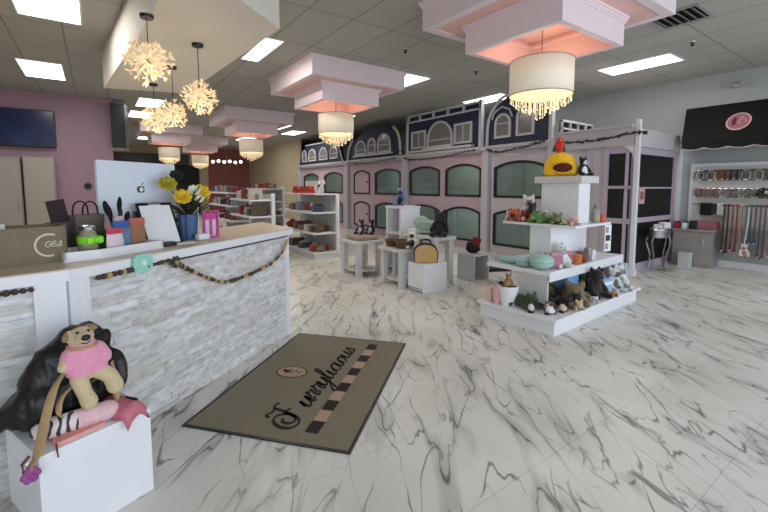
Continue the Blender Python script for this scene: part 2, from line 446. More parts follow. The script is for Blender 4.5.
dup(dl, 'round recessed downlight left of the far starbursts, farther one', (.35, 9.2, CZ))
dup(dl, 'round recessed downlight above the arched navy playhouse', (6.3, 10.4, CZ))
# vent, sprinkler domes
v = thing('air_vent', 'square grey louvred air vent in the ceiling beside the big stepped box', 'vent', (6.0, 2.1, CZ))
f = MB()
for a in ((-.28, .28, -.28, -.24), (-.28, .28, .24, .28), (-.28, -.24, -.24, .24), (.24, .28, -.24, .24)): f.bx(*a, -.015, 0)
f.build('frame', mat('vent_grey', (150, 150, 148), .5), v)
f = MB()
for k in range(6):
    f.bx(-.24, .24, -.03, .03, -.003, .003, M=Matrix.Translation((0, -.2+k*.08, -.02)) @ Matrix.Rotation(.6, 4, 'X'))
f.build('louvres', mat('vent_louvre', (120, 120, 118), .5), v)
MB().bx(-.24, .24, -.24, .24, -.004, -.001).build('backing', M_black, v)
sp = thing('sprinkler', 'small dark sprinkler head near the right ceiling light and vent', 'sprinkler', (7.18, 2.33, CZ))
MB().cyl((0, 0, -.01), (0, 0, 0), .04, .045, 14).build('plate', M_chrome, sp)
MB().lathe([(.018, -.06), (.03, -.04), (.012, -.03), (.012, -.01)], seg=12).build('head', M_black, sp)
dup(sp, 'small dark sprinkler head between the two stepped pink boxes', (3.97, 4.99, CZ))
dup(sp, 'small dark sprinkler head above the navy playhouse rail', (5.75, 5.16, CZ))

# ================================================================== chandeliers
M_crys = mat('warm_crystal', (236, 218, 184), .3, emit=.34, ecol=(255, 220, 165), var=.25)
M_crys2 = mat('crystal_strands', (255, 238, 205), .2, emit=.45, ecol=(255, 232, 195))
M_brass = mat('brushed_brass', (150, 130, 100), .3, 1)
def starburst(x, y, z, R, label, seed, cx=None, cy=None):
    rnd = random.Random(seed)
    t = thing('starburst_chandelier', label, 'chandelier', (x, y, z), 0, 'starburst chandeliers under the soffit')
    mb = MB(); mb.ball((0, 0, 0), R*.16, 14, 10); mb.build('hub', M_brass, t, True)
    top = 3.05-z
    MB().cyl((0, 0, R*.15), (0, 0, top-.02), .004, seg=8).build('cord', M_black, t)
    MB().lathe([(.055, top-.03), (.06, top-.012), (.06, top)], seg=18).build('canopy', M_black, t, True)
    rays = MB(); fl = MB()
    for i in range(64):
        zz = 1-2*(i+.5)/64; ph = i*2.399963
        r = math.sqrt(1-zz*zz); d = Vector((r*math.cos(ph), r*math.sin(ph), zz))
        L = R*rnd.uniform(.5, .9)
        rays.cyl(d*R*.12, d*L, .0025, seg=5)
        q = d.to_track_quat('Z', 'Y').to_matrix().to_4x4()
        for k in range(4):
            M = Matrix.Translation(d*L) @ q @ Matrix.Rotation(k*2*PI/5+rnd.random(), 4, 'Z') @ Matrix.Rotation(-rnd.uniform(.1, 1.1), 4, 'Y')
            rr = R*rnd.uniform(.22, .36)
            a = [fl.bm.verts.new(M @ Vector(p)) for p in ((0, 0, 0), (rr*.55, rr*.22, .004), (rr, 0, .008), (rr*.55, -rr*.22, .004))]
            fl.bm.faces.new(a)
    rays.build('ray', M_crys2, t); stuff(t.children[-1])
    stuff(fl.build('crystal_petal', M_crys, t))
    li = bpy.data.lights.new('starburst_glow', 'POINT'); li.energy = 4; li.color = (1, .8, .55); li.shadow_soft_size = R*.8
    lo = bpy.data.objects.new('starburst_glow', li); COL.objects.link(lo); lo.location = (x, y, z-R*1.25)
    return t
starburst(.46, 4.34, 2.65, .21, 'glowing starburst chandelier nearest the camera, high under the soffit corner', 1)
starburst(.99, 4.875, 2.475, .19, 'glowing starburst chandelier hung lowest, right of the other crystal bursts', 2)
starburst(.89, 5.97, 2.45, .18, 'glowing starburst chandelier in the middle of the far cluster', 3)
starburst(.80, 7.10, 2.52, .22, 'glowing starburst chandelier farthest back, left of the cluster', 4)

M_shade = mat('cream_drum_shade', (236, 228, 210), .8, var=.02, vscale=40, emit=.16, ecol=(255, 236, 205))
M_glow = mat('shade_lower_glow', (255, 232, 180), .5, emit=.9, ecol=(255, 226, 175))
def drum(x, y, label, rich=True):
    t = thing('drum_chandelier', label, 'chandelier', (x, y, 2.51), 0, 'drum chandeliers under the stepped ceiling boxes')
    mb = MB(); seg = 40
    o = [(.335*math.cos(2*PI*i/seg), .335*math.sin(2*PI*i/seg)) for i in range(seg)]
    mb.strip([[(p[0], p[1], 0) for p in o+o[:1]], [(p[0], p[1], .36) for p in o+o[:1]]])
    s = mb.build('drum_shade', M_shade, t, True)
    m = s.modifiers.new('s', 'SOLIDIFY'); m.thickness = .006
    MB().lathe([(.32, .02), (.32, .0), (.27, -.02), (.0001, -.02)], seg=40).build('diffuser', M_glow, t, True)
    for z in (0, .36):
        MB().tube([(.337*math.cos(2*PI*i/seg), .337*math.sin(2*PI*i/seg), z) for i in range(seg+1)], .006, 6).build('rim', M_chrome, t)
    mb = MB()
    for rad, n, ln in ((.315, 32, .05), (.26, 26, .10), (.19, 20, .14), (.12, 12, .18), (.05, 5, .22)):
        for i in range(n):
            a = 2*PI*i/n
            L = ln*random.uniform(.8, 1.1)
            px, py = rad*math.cos(a), rad*math.sin(a)
            mb.cyl((px, py, -.02-L), (px, py, -.02), .0035, seg=5)
            mb.ball((px, py, -.02-L), .011, 6, 5)
    stuff(mb.build('crystal_strand', M_crys2, t))
    MB().cyl((0, 0, .36), (0, 0, .78), .008, seg=8).build('rod', M_chrome, t)
    mb = MB()
    for a in (0, 2.1, 4.2): mb.cyl((0, 0, .355), (.35*math.cos(a), .35*math.sin(a), .355), .004, seg=6)
    mb.build('spider', M_chrome, t)
    MB().lathe([(.07, .77), (.07, .79)], seg=20).build('canopy', M_chrome, t)
    li = bpy.data.lights.new('drum_glow', 'POINT'); li.energy = 5; li.color = (1, .82, .7); li.shadow_soft_size = .12
    lo = bpy.data.objects.new('drum_glow', li); COL.objects.link(lo); lo.location = (x, y, 2.78)
    return t
for (x, y), lb in zip(BOXES, ('large cream drum chandelier with crystal strands nearest the camera', 'cream drum chandelier under the second stepped box by the playhouses',
        'small cream drum chandelier under the third stepped box, over the aisle', 'small cream drum chandelier before the far wall under the last box', 'cream drum chandelier left of the aisle in front of the black doorway')):
    drum(x, y, lb)
# linear far chandelier with bright points
t = thing('bar_chandelier', 'small bright cluster chandelier glowing before the dusty red wall', 'chandelier', (5.3, 20.5, 2.75))
mb = MB(); mb.cyl((0, 0, 0), (0, 0, .85), .01, seg=6); mb.cyl((-.7, 0, 0), (.7, 0, 0), .012, seg=6); mb.build('bar', M_chrome, t)
for k in range(6): MB().ball((-.65+k*.26, 0, -.05+.04*(k % 2)), .07, 10, 8).build('bulb', M_panel, t, True)

# ================================================================== reception counter
K = Vector((-.15, 2.644)); U = Vector((.8085, .5886)); NB = Vector((-.5886, .8085)); Wd = Vector((-.97, -.243)).normalized(); NW = Vector((-.243, .97)).normalized()
LEN = 2.115; E2 = K+U*LEN
M_top = mat('counter_top_tan_stone', (206, 190, 170), .35, var=.08, vscale=9)
M_stone = stone_mat()
ctr = thing('reception_counter', 'angled white reception counter faced with stacked pale stone', 'counter')
def P2(v): return (v.x, v.y)
back = [E2+Vector((0, .78)), K+NB*.62+U*.0, K+Wd*1.5+NW*.62]
mb = MB(); mb.prism([P2(K+NB*.05), P2(E2+NB*.04-U*.02), P2(back[0]), P2(K+NB*.62), P2(K+Wd*1.5+NW*.62), P2(K+Wd*1.5+NW*.03)], 0, 1.02); mb.build('cabinet_body', M_white, ctr)
def top_poly(o):
    return [P2(K+Wd*1.55-NW*(o-.012)), P2(K-(NB+NW).normalized()*o*1.02), P2(E2+U*(o+.0)-NB*o), P2(E2+U*o+Vector((.02, .86))), P2(K+NB*.70+U*.05), P2(K+Wd*1.55+NW*.70)]
mb = MB(); mb.prism(top_poly(.05), 1.02, 1.075); mb.build('fascia', M_white2, ctr)
mb = MB(); mb.prism(top_poly(.048), 1.0752, 1.082); mb.build('countertop', M_top, ctr)
def stone_panel(o, d, nrm, s0, s1, z0, z1, seed):
    rnd = random.Random(seed); mb = MB(); z = z0
    while z < z1-.005:
        h = min(rnd.choice((.026, .034, .042)), z1-z); s = s0
        while s < s1-.002:
            l = min(rnd.uniform(.1, .34), s1-s)
            if s1-(s+l) < .05: l = s1-s
            out = rnd.uniform(.004, .017)
            a = o+d*(s+.0003); b = o+d*(s+l-.0003)
            p = [a-nrm*out, b-nrm*out, b+nrm*.06, a+nrm*.06]
            mb.prism([P2(q) for q in p], z+.0003, z+h-.0003)
            s += l
        z += h
    return mb.build('stone_panel', M_stone, ctr)
stone_panel(K, U, NB, .105, LEN-.06, 0, 1.018, 11)
stone_panel(K, Wd, NW, .13, 1.5, 0, 1.018, 12)
mb = MB(); mb.prism([P2(K-NB*.035), P2(K+U*.105-NB*.035), P2(K+U*.105+NB*.05), P2(K+NB*.05)], 0, 1.02)
mb.prism([P2(K+Wd*.13-NW*.035), P2(K-NW*.035), P2(K+NW*.05), P2(K+Wd*.13+NW*.05)], 0, 1.02)
for q in (.035, .075): mb.prism([P2(K+U*(q)-NB*.038), P2(K+U*(q+.006)-NB*.038), P2(K+U*(q+.006)), P2(K+U*q)], .02, 1.0)
mb.build('pilaster', M_white2, ctr)
mb = MB(); mb.prism([P2(E2-U*.06-NB*.03), P2(E2-NB*.03), P2(E2+NB*.05), P2(E2-U*.06+NB*.05)], 0, 1.02)
mb.build('end_post', M_white2, ctr)
mb = MB(); mb.prism([P2(E2-NB*.02), P2(E2+U*.012-NB*.02), P2(E2+U*.012+Vector((0, .76))), P2(E2+Vector((0, .76)))], 0, 1.02); mb.build('end_panel', M_white2, ctr)

def on_front(s, z, off): v = K+U*s-NB*off; return Vector((v.x, v.y, z))
# bead garland along the fascia edge
gpts = [on_front(s, z, .06) for s, z in ((.112, 1.005), (.3, 1.01), (.45, 1.012), (.62, 1.02))]
gp2 = [(.64, 1.01), (.72, .96), (.842, .89), (.984, .815), (1.143, .755), (1.386, .748), (1.6, .765), (1.776, .79), (1.963, .874), (2.06, .985)]
swag = catmull([on_front(s, z, .052) for s, z in gp2], 8)
g = thing('bead_garland', 'brown and cream bead garland swagged across the stone counter front', 'garland')
MB().tube(catmull(gpts, 6)+swag, .004, 6).build('cord', mat('garland_cord', (70, 54, 40), .9), g)
cols = [mat('bead_dark_brown', (66, 48, 34), .5), mat('bead_olive_green', (70, 74, 46), .6), mat('bead_tan_wood', (188, 152, 104), .5)]
mbs = [MB(), MB(), MB()]
acc = 0
pts = catmull(gpts, 20)+catmull([on_front(s, z, .052) for s, z in gp2], 24)
last = pts[0]
for k, p in enumerate(pts):
    if (p-last).length > .022:
        last = p; b = random.choice((0, 0, 1, 2, 2)); mbs[b].ball(p, random.uniform(.011, .019), 8, 6)
for q, c, nm in zip(mbs, cols, ('dark_bead', 'olive_bead', 'wood_bead')): stuff(q.build(nm, c, g, True))
mb = MB()
for k in range(14): mb.ball(on_front(.65+random.uniform(-.03, .05), 1.0+random.uniform(-.03, .03), .055), (.018, .012, .008), 8, 6, (random.random()*3,)*3)
mb.build('leaf_bunch', cols[1], g, True)
# the garland goes on around the counter corner
lg = thing('bead_garland', 'brown bead garland under the counter edge left of the pilaster', 'garland')
lp = [K+Wd*q-NW*.056 for q in [.14+.03*k for k in range(24)]]
MB().tube([(v.x, v.y, 1.004) for v in lp], .004, 6).build('cord', MATS['garland_cord'], lg)
mb = MB()
for v in lp: mb.ball((v.x, v.y, 1.004), random.uniform(.011, .017), 8, 6)
stuff(mb.build('dark_bead', cols[0], lg, True))
# thin dark bead trim under the fascia, right half
mb = MB(); mb.tube([on_front(s, 1.012, .052) for s in (.66, 1.2, 2.06)], .006, 6)
tag(mb.build('bead_trim', cols[0]), 'thin dark cord running straight under the counter fascia', 'cord')
# mint tag hanging over the edge
t = thing('paper_cup_tag', 'mint green round-cornered tag hanging over the counter edge', 'tag')
for_o = .078
mb = MB(); ring = []
pts = []
for a in range(24):
    ang = 2*PI*a/24; ca, sa = math.cos(ang), math.sin(ang)
    sx = .066*math.copysign(abs(ca)**.55, ca); sz = .056*math.copysign(abs(sa)**.55, sa); pts.append((.405+sx, 1.04+sz))
for off in (.062, .074):
    ring.append([mb.bm.verts.new(on_front(s, z, off)) for s, z in pts])
mb.bm.faces.new(ring[0]); mb.bm.faces.new(ring[1][::-1])
for i in range(24): mb.bm.faces.new((ring[0][i], ring[0][(i+1) % 24], ring[1][(i+1) % 24], ring[1][i]))
mb.build('card', mat('mint_card', (150, 214, 196), .6, var=.06), t)
mb = MB(); mb.ball(on_front(.41, 1.04, .074), (.02, .02, .024), 10, 8); mb.build('emblem', mat('mint_light', (205, 236, 226), .6), t, True)

# ------------------------------------------------------------------ on the counter
CT = 1.082
def cl(s, d): v = K+U*s+NB*d; return (v.x, v.y, CT)     # counter coordinates, along and back
RU = math.atan2(U.y, U.x); RW = math.atan2(-Wd.y, -Wd.x)
# taupe bin with round logo
t = thing('storage_bin', 'olive taupe fabric bin with white ring logo at the left counter end', 'bin', (-.375, 2.96, CT), RW)
M_bin = mat('taupe_felt', (128, 116, 94), .8, var=.08, vscale=50, bump=.1)
mb = MB()
def rr(w, d, r, n=5, cx=0, cy=0):
    out = []
    for sx, sy, a0 in ((1, 1, 0), (-1, 1, PI/2), (-1, -1, PI), (1, -1, 3*PI/2)):
        for k in range(n+1):
            a = a0+k*PI/2/n; out.append((cx+sx*(w/2-r)+r*math.cos(a), cy+sy*(d/2-r)+r*math.sin(a)))
    return out
def hollow(mb, w, d, h, r, t, z=0, fl=.01, taper=1.0):
    A = rr(w*taper, d*taper, r); B = rr(w, d, r); C = rr(w-2*t, d-2*t, max(r-t, .004)); D = rr(w*taper-2*t, d*taper-2*t, max(r-t, .004))
    rows = [[(x, y, z) for x, y in A], [(x, y, z+h) for x, y in B], [(x, y, z+h) for x, y in C], [(x, y, z+fl) for x, y in D]]
    V = [[mb.bm.verts.new(p) for p in q] for q in rows]; n = len(A)
    for a, b in zip(V, V[1:]):
        for i in range(n): mb.bm.faces.new((a[i], a[(i+1) % n], b[(i+1) % n], b[i]))
    mb.bm.faces.new(V[0][::-1]); mb.bm.faces.new(V[-1]); return mb
hollow(mb, .44, .26, .20, .05, .012); mb.build('bin_body', M_bin, t, True)
mb = MB(); mb.ribbon([(.06*math.cos(a), .06*math.sin(a)) for a in [PI*.35+k*PI*1.25/24 for k in range(25)]], .01, 0, .002)
ring = mb.build('ring_logo', mat('logo_cream', (214, 208, 190), .7), t)
ring.matrix_local = Matrix.Translation((.13, -.131, .10)) @ Matrix.Rotation(PI/2, 4, 'X')
# hand drawn letter strokes, used for the bin and the mat
def glyph(ch):
    G = {
     'G': [[(.8, .8), (.5, 1), (.12, .75), (.05, .4), (.3, .03), (.7, .12), (.8, .45), (.5, .45)]],
     'e': [[(.05, .35), (.3, .5), (.55, .62), (.5, .9), (.25, 1), (.08, .6), (.12, .2), (.4, 0), (.8, .3)]],
     's': [[(0, 0), (.35, .6), (.45, 1), (.6, .55), (.5, .05), (.2, .05), (.5, .0), (.8, .25)]],
     'u': [[(0, .3), (.15, 1), (.1, .35), (.22, 0), (.5, .3), (.66, 1), (.6, .3), (.72, 0), (.95, .3)]],
     'r': [[(0, .3), (.22, .85), (.24, 1.12), (.34, .92), (.6, .95), (.5, .4), (.6, .02), (.9, .3)]],
     'y': [[(0, .3), (.15, 1), (.1, .4), (.25, .05), (.52, .4), (.68, 1), (.55, 0), (.35, -.85), (.1, -.95), (.08, -.6), (.5, -.1), (.95, .3)]],
     'l': [[(0, .3), (.35, 1.1), (.5, 1.85), (.36, 2.0), (.24, 1.5), (.2, .4), (.32, 0), (.65, .3)]],
     'i': [[(0, .3), (.2, 1), (.15, .3), (.28, 0), (.55, .3)], [(.27, 1.4), (.31, 1.48)]],
     'c': [[(0, .3), (.2, .75), (.5, 1), (.62, .85), (.4, 1), (.15, .6), (.18, .15), (.42, 0), (.75, .3)]],
     'o': [[(0, .3), (.2, .8), (.42, 1), (.15, .7), (.15, .15), (.42, .02), (.62, .5), (.45, 1), (.6, .85), (.9, .9)]],
     'F': [[(.1, 2.25), (.35, 2.55), (.9, 2.35), (1.6, 2.6), (2.0, 2.45)], [(1.25, 2.4), (1.1, 1.4), (.8, .45), (.25, .1), (-.35, .35), (-.55, 1.0), (-.2, 1.7), (.45, 1.85), (.95, 1.35), (.85, .7), (.35, .45), (0, .75), (.05, 1.2), (.4, 1.3)], [(.75, 1.35), (1.3, 1.5), (1.65, 1.35)]],
    }
    return G[ch]
def write(mb, text, x, y, h, adv, width, slant=.25, z0=0, z1=.002, scale_end=1.0):
    n = len(text)
    for k, ch in enumerate(text):
        sc_ = h
        for st in glyph(ch):
            pts = [(x+(px+slant*py)*sc_*adv.get('w', 1), y+py*sc_) for px, py in st]
            pts = [(v.x, v.y) for v in catmull([Vector((a, b, 0)) for a, b in pts], 7)]
            mb.ribbon(pts, width, z0, z1)
        x += adv.get(ch, .8)*sc_*adv.get('w', 1)
    return x
mb = MB(); write(mb, 'Ges', .0, 0, .03, {'w': 1, 'G': .9, 'e': .8, 's': .7}, .004)
lt = mb.build('lettering', MATS['logo_cream'], t)
lt.matrix_local = Matrix.Translation((.11, -.131, .09)) @ Matrix.Rotation(PI/2, 4, 'X')
tag(MB().bx(-.03, .03, -.02, .02, 0, .05, .006).build('tape_box', M_paper), 'small white packet standing inside the taupe bin', 'packet', loc=(-.44, 3.0, CT+.165), rz=.3)
tag(MB().bx(-.09, .11, -.05, .06, 0, .16, .012).build('tissue_packet', fab((150, 138, 112))), 'folded tan cloth packet inside the taupe bin', 'packet', loc=(-.335, 2.99, CT+.012), rz=RW)

# white display tray
t = thing('display_tray', 'low white angled display tray on the counter front', 'tray', (0, 0, CT))
def flat(s, d): v = K+U*s+NB*d; return (v.x, v.y)
T0 = Vector((.012, 2.86)); TR = T0+U*.44; TL = T0+Wd*.17
outl = [P2(TL), P2(T0), P2(TR), P2(TR+NB*.24), P2(T0+NB*.24), P2(TL+NW*.24)]
mb = MB(); mb.prism(outl, 0, .012)
mb.build('tray_base', M_white2, t)
mb = MB()
def wallseg(a, b, nrm, th=.012, h=.055): mb.prism([P2(a), P2(b), P2(b+nrm*th), P2(a+nrm*th)], .012, h)
wallseg(T0, TR, NB); wallseg(TL, T0, NW); wallseg(TR-U*.012, TR, NB, .24); wallseg(TL, TL-Wd*.012, NW, .24)
wallseg(T0+NB*.228, TR+NB*.228, NB); wallseg(TL+NW*.228, T0+NW*.228, NW)
mb.build('tray_rim', M_white2, t)
TZ = CT+.012
def tr(s, d, z=TZ): v = T0+U*s+NB*d; return (v.x, v.y, z)
# pouches
def pouch(loc, rz, w, h, col, top, label, cat='pouch', group=None, d=.05):
    t = thing('gift_pouch', label, cat, loc, rz, group)
    mb = MB(); rows = []
    for k in range(7):
        u = k/6; z = h*u; bul = math.sin(PI*min(1, u*1.15+.12))*d/2+.004
        ww = w*(.46+.06*math.sin(PI*u))
        rows.append([(ww*math.cos(a)*(1 if u < .8 else 1.0), bul*math.sin(a), z) for a in [2*PI*i/16 for i in range(16)]])
    V = [[mb.bm.verts.new(p) for p in r] for r in rows]
    for a, b in zip(V, V[1:]):
        for i in range(16): mb.bm.faces.new((a[i], a[(i+1) % 16], b[(i+1) % 16], b[i]))
    mb.bm.faces.new(V[0][::-1]); mb.bm.faces.new(V[-1])
    mb.build('pouch_body', fab(col), t, True)
    mb = MB(); mb.bx(-w*.47, w*.47, -.012, .012, h*.82, h*1.08, .006); mb.build('pouch_top', fab(top), t, True)
    return t
def jar_bow():
    t = thing('treat_jar', 'clear treat jar with a bright lime green ribbon bow', 'jar', (-.045, 3.0, TZ), RU)
    mb = MB(); mb.lathe([(.045, 0), (.052, .01), (.052, .11), (.04, .135), (.036, .15)], seg=20); mb.build('jar_body', mat('treat_filled_glass', (150, 148, 120), .15, var=.25, vscale=60), t, True)
    MB().lathe([(.04, .15), (.042, .17), (.03, .178), (.0001, .178)], seg=20).build('lid', M_chrome, t, True)
    mb = MB(); mb.lathe([(.055, .07), (.056, .08), (.056, .10), (.055, .11)], seg=20)
    for s in (-1, 1):
        for q in (0, .5):
            mb.ball((s*.026, -.06, .095-q*.02), (.026, .014, .018), 10, 8, (0, s*.5*(q*2-.3), 0))
    mb.ball((0, -.068, .09), .015, 8, 6); mb.build('ribbon_bow', mat('lime_ribbon', (140, 240, 40), .4, var=.1), t, True)
jar_bow()
pouch((.09, 3.01, TZ), RU+.15, .12, .14, (232, 214, 222), (206, 70, 104), 'white pouch with a hot pink top, right of the lime bow jar')
pouch(tr(.215, .10), RU-.1, .115, .175, (98, 128, 160), (60, 96, 170), 'blue pouch with a brighter blue top in the white tray')
pouch(tr(.335, .11), RU, .12, .185, (156, 112, 84), (190, 104, 92), 'brown kraft pouch with a reddish top beside the clipboard')
pouch(tr(.145, .18), RU, .09, .13, (64, 80, 48), (50, 60, 40), 'dark green pouch tucked behind the pink topped pouch')
pouch(tr(.27, .185), RU, .07, .20, (150, 120, 130), (206, 190, 196), 'slim mauve pouch standing behind the blue pouch')
# taupe tote with rim behind the jar
t = thing('paper_tote', 'grey-brown open tote bag standing behind the lime bow jar', 'bag', (-.055, 3.27, CT), RU)
mb = MB(); hollow(mb, .19, .10, .24, .012, .006, taper=.92); mb.build('bag_body', mat('tote_taupe', (112, 100, 94), .8, var=.08), t)
for sy in (-1, 1):
    MB().tube(catmull([(-.05, sy*.045, .235), (-.04, sy*.045, .30), (.0, sy*.045, .325), (.04, sy*.045, .30), (.05, sy*.045, .235)], 6), .005, 6).build('handle', M_blackfab, t)
# brown folder/chair-like carton
t = thing('brown_carton', 'dark brown carton with a slanted open flap beside the pink wall', 'box', (-.19, 3.22, CT), RU+.1)
MB().bx(-.055, .045, -.04, .04, 0, .20, .004).build('carton_body', mat('taupe_carton', (96, 82, 80), .7, var=.08), t)
MB().bx(-.055, .055, -.006, .006, 0, .15, .003, M=Matrix.Translation((-.01, -.03, .19)) @ Matrix.Rotation(-.12, 4, 'X') @ Matrix.Rotation(-.12, 4, 'Y')).build('flap', mat('carton_dark_brown', (52, 36, 34), .7, var=.1), t)
# brushes in a cup
cupo = thing('brush_cup', 'black cup holding dark brushes in front of the white monitor', 'cup', (.115, 3.245, CT), 0)
MB().lathe([(.035, 0), (.042, .10), (.038, .10), (.032, .01)], seg=18).build('cup_body', M_black, cupo, True)
for k in range(5):
    a = k*1.25; tl = .14+.03*(k % 3)
    b = thing('grooming_brush', 'dark handled grooming brush standing in the black cup', 'brush', (.115, 3.245, CT+.012), a, 'brushes in the black cup')
    hx = .018; tip = Vector((.018+.05*(.7+.3*(k % 2)), 0, .19+.025*k))
    MB().tube([(hx*.2, 0, .0), (hx, 0, .09), tip], lambda u: .006+.003*u, 8).build('handle', mat('brush_handle_brown', (50, 38, 34), .5), b, True)
    MB().ball(tip, (.02, .014, .055), 10, 8, (0, .25, 0)).build('brush_head', mat('bristle_black', (26, 22, 22), .9, bump=.6, vscale=200), b, True)
# desktop computer, back towards us
IC = Vector((.012, 3.335))+U*.325
t = thing('desktop_computer', 'white all-in-one computer seen from behind on the counter', 'computer', (IC.x, IC.y, CT), RU)
mb = MB()
prof = rr(.65, .42, .012)
Mx = Matrix.Translation((0, -.0, .39)) @ Matrix.Rotation(PI/2, 4, 'X') @ Matrix.Rotation(0, 4, 'X')
mb.prism(prof, -.008, .010, M=Mx)
mb.ball((0, 0, .39), (.30, .0125, .195), 24, 12)
scr = mb.build('display_housing', mat('computer_white_metal', (222, 230, 244), .4, var=.01), t, True)
MB().bx(-.31, .31, .0129, .0139, .2, .585).build('screen', M_black, t)
mb = MB(); mb.bx(-.09, .09, -.01, .004, .0, .25, .003, M=Matrix.Translation((0, .03, 0)) @ Matrix.Rotation(.22, 4, 'X')); mb.bx(-.1, .1, -.10, .09, 0, .008, .003)
mb.build('stand', M_chrome, t)
# fruit shaped dark emblem with a glint painted as a white disc
mb = MB(); pts = []
for k in range(36):
    a = 2*PI*k/36; r = .030*(1+.10*math.cos(2*a)-.12*math.cos(a-PI/2)**8)
    if abs(((a+PI) % (2*PI))-PI) < .5: r *= .8
    pts.append((r*math.cos(a), r*math.sin(a)))
mb.prism(pts, 0, .003); mb.prism([(.006, .034), (.016, .05), (.024, .054), (.016, .04)], 0, .003)
em = mb.build('emblem', mat('emblem_dark', (58, 56, 62), .3), t); em.matrix_local = Matrix.Translation((0, -.0145, .40)) @ Matrix.Rotation(PI/2, 4, 'X')
mb = MB(); mb.prism([(.017*math.cos(k*PI/10), .017*math.sin(k*PI/10)) for k in range(20)], .003, .005)
em = mb.build('emblem_glint', M_paper, t); em.matrix_local = Matrix.Translation((0, -.0145, .40)) @ Matrix.Rotation(PI/2, 4, 'X')
# clipboard leaning
t = thing('clipboard', 'clipboard of white paper leaning back beside the flower pot', 'clipboard', cl(.83, .20), RU-.33)
Mx = Matrix.Rotation(-.52, 4, 'X')
mb = MB(); mb.bx(-.125, .125, -.003, .003, 0, .345, M=Mx); mb.build('board', M_black, t)
mb = MB(); mb.bx(-.108, .108, -.0075, -.0035, -0+.012, .32, M=Mx); mb.build('paper_sheet', M_paper, t)
mb = MB(); mb.bx(-.045, .045, -.012, .002, .32, .345, .003, M=Mx); mb.build('clip', M_chrome, t)
mb = MB(); mb.bx(-.02, .02, .0, .006, 0, .2, M=Matrix.Translation((0, .21, 0)) @ Matrix.Rotation(.28, 4, 'X')); mb.build('easel_leg', M_black, t)
t = thing('payment_terminal', 'small black card terminal lying before the clipboard', 'terminal', cl(.80, .14), RU-.3)
MB().bx(-.045, .045, -.03, .03, 0, .028, .008).build('terminal_body', M_black, t, True)
MB().bx(-.03, .03, -.012, .02, .0285, .030).build('screen', mat('terminal_screen', (40, 44, 52), .1), t)
t = tag(MB().bx(-.07, .07, -.05, .05, 0, .006, .002).build('paper_slip', M_paper), 'white paper slip lying right of the black card terminal', 'paper', loc=cl(.93, .14), rz=RU-.3)
# flowers in blue pot
FP = cl(1.15, .30)
t = thing('blue_pot', 'blue fluted pot holding the yellow flowers', 'pot', FP, 0)
mb = MB(); hollow(mb, .15, .15, .20, .06, .008, taper=.85)
mb.build('pot_body', mat('pot_blue', (58, 92, 140), .4, var=.1), t, True)
MB().lathe([(.06, .17), (.0001, .175)], seg=16).build('soil', mat('potting_soil', (40, 32, 26), .9), t)
M_leaf = mat('dark_leaf', (38, 48, 30), .7, var=.2, vscale=20)
M_yel = mat('yellow_petal', (226, 186, 40), .6, var=.12, vscale=30)
M_wht = mat('white_petal', (236, 234, 214), .6, var=.05)
def flower(loc, R, m, label, cat='flower', lean=(0, -.3)):
    base = Vector((FP[0], FP[1], CT+.172)); hd = Vector(loc)
    t = thing('cut_flower', label, cat, base)
    d = hd-base
    MB().tube(catmull([(0, 0, 0), d*.5+Vector((0, 0, .02)), d], 6), .003, 6).build('stem', M_leaf, t)
    mb = MB(); ax = Vector((lean[0]*1.0, lean[1]-.5, .55)).normalized(); q = ax.to_track_quat('Z', 'Y').to_matrix().to_4x4()
    for ring_, n, tilt, s in ((0, 5, .25, .55), (1, 7, .7, .8), (2, 8, 1.15, 1.0)):
        for k in range(n):
            M = Matrix.Translation(d) @ q @ Matrix.Rotation(2*PI*(k+.5*ring_)/n, 4, 'Z') @ Matrix.Rotation(tilt, 4, 'Y')
            bm0 = len(mb.bm.verts)
            r_ = R*s
            bmesh.ops.create_uvsphere(mb.bm, u_segments=8, v_segments=6, radius=1, matrix=M @ Matrix.Translation((0, 0, r_*.5)) @ Matrix.Diagonal((r_*.12, r_*.42, r_*.55, 1)))
    mb.build('bloom', m, t, True)
    return t
fv = lambda dx, dy, z: (FP[0]+U.x*dx+NB.x*dy, FP[1]+U.y*dx+NB.y*dy, CT+z)
flower(fv(-.11, -.06, .33), .072, M_yel, 'big yellow rose leaning left over the clipboard')
flower(fv(.085, -.05, .355), .085, M_yel, 'biggest yellow rose at the right of the pot')
flower(fv(-.15, .04, .43), .07, mat('olive_petal', (168, 160, 40), .7, var=.2), 'yellow-green bloom at the upper left of the flowers')
flower(fv(.01, -.06, .385), .05, M_wht, 'white bloom between the two yellow roses, upper one')
flower(fv(.04, -.08, .32), .045, M_wht, 'cream bloom just below the biggest yellow rose')
flower(fv(-.06, .04, .50), .055, mat('dark_bloom', (30, 28, 26), .8, var=.2), 'dark dried bloom at the top of the flowers')
t = thing('flower_foliage', 'dark green leaves filling the blue flower pot', 'leaves', (FP[0], FP[1], CT+.172))
mb = MB(); rnd = random.Random(5)
for k in range(70):
    a = rnd.uniform(0, 2*PI); el = rnd.uniform(.3, 1.4); L = rnd.uniform(.12, .32)
    tip = Vector((math.cos(a)*math.cos(el)*L*.8, math.sin(a)*math.cos(el)*L*.8, math.sin(el)*L))
    s = Vector((-math.sin(a), math.cos(a), 0))*.02
    m_ = tip*.6
    vs = [mb.bm.verts.new(p) for p in (tip*.1, m_+s+Vector((0, 0, .01)), tip, m_-s+Vector((0, 0, .01)))]
    mb.bm.faces.new(vs)
stuff(mb.build('leaf', M_leaf, t))
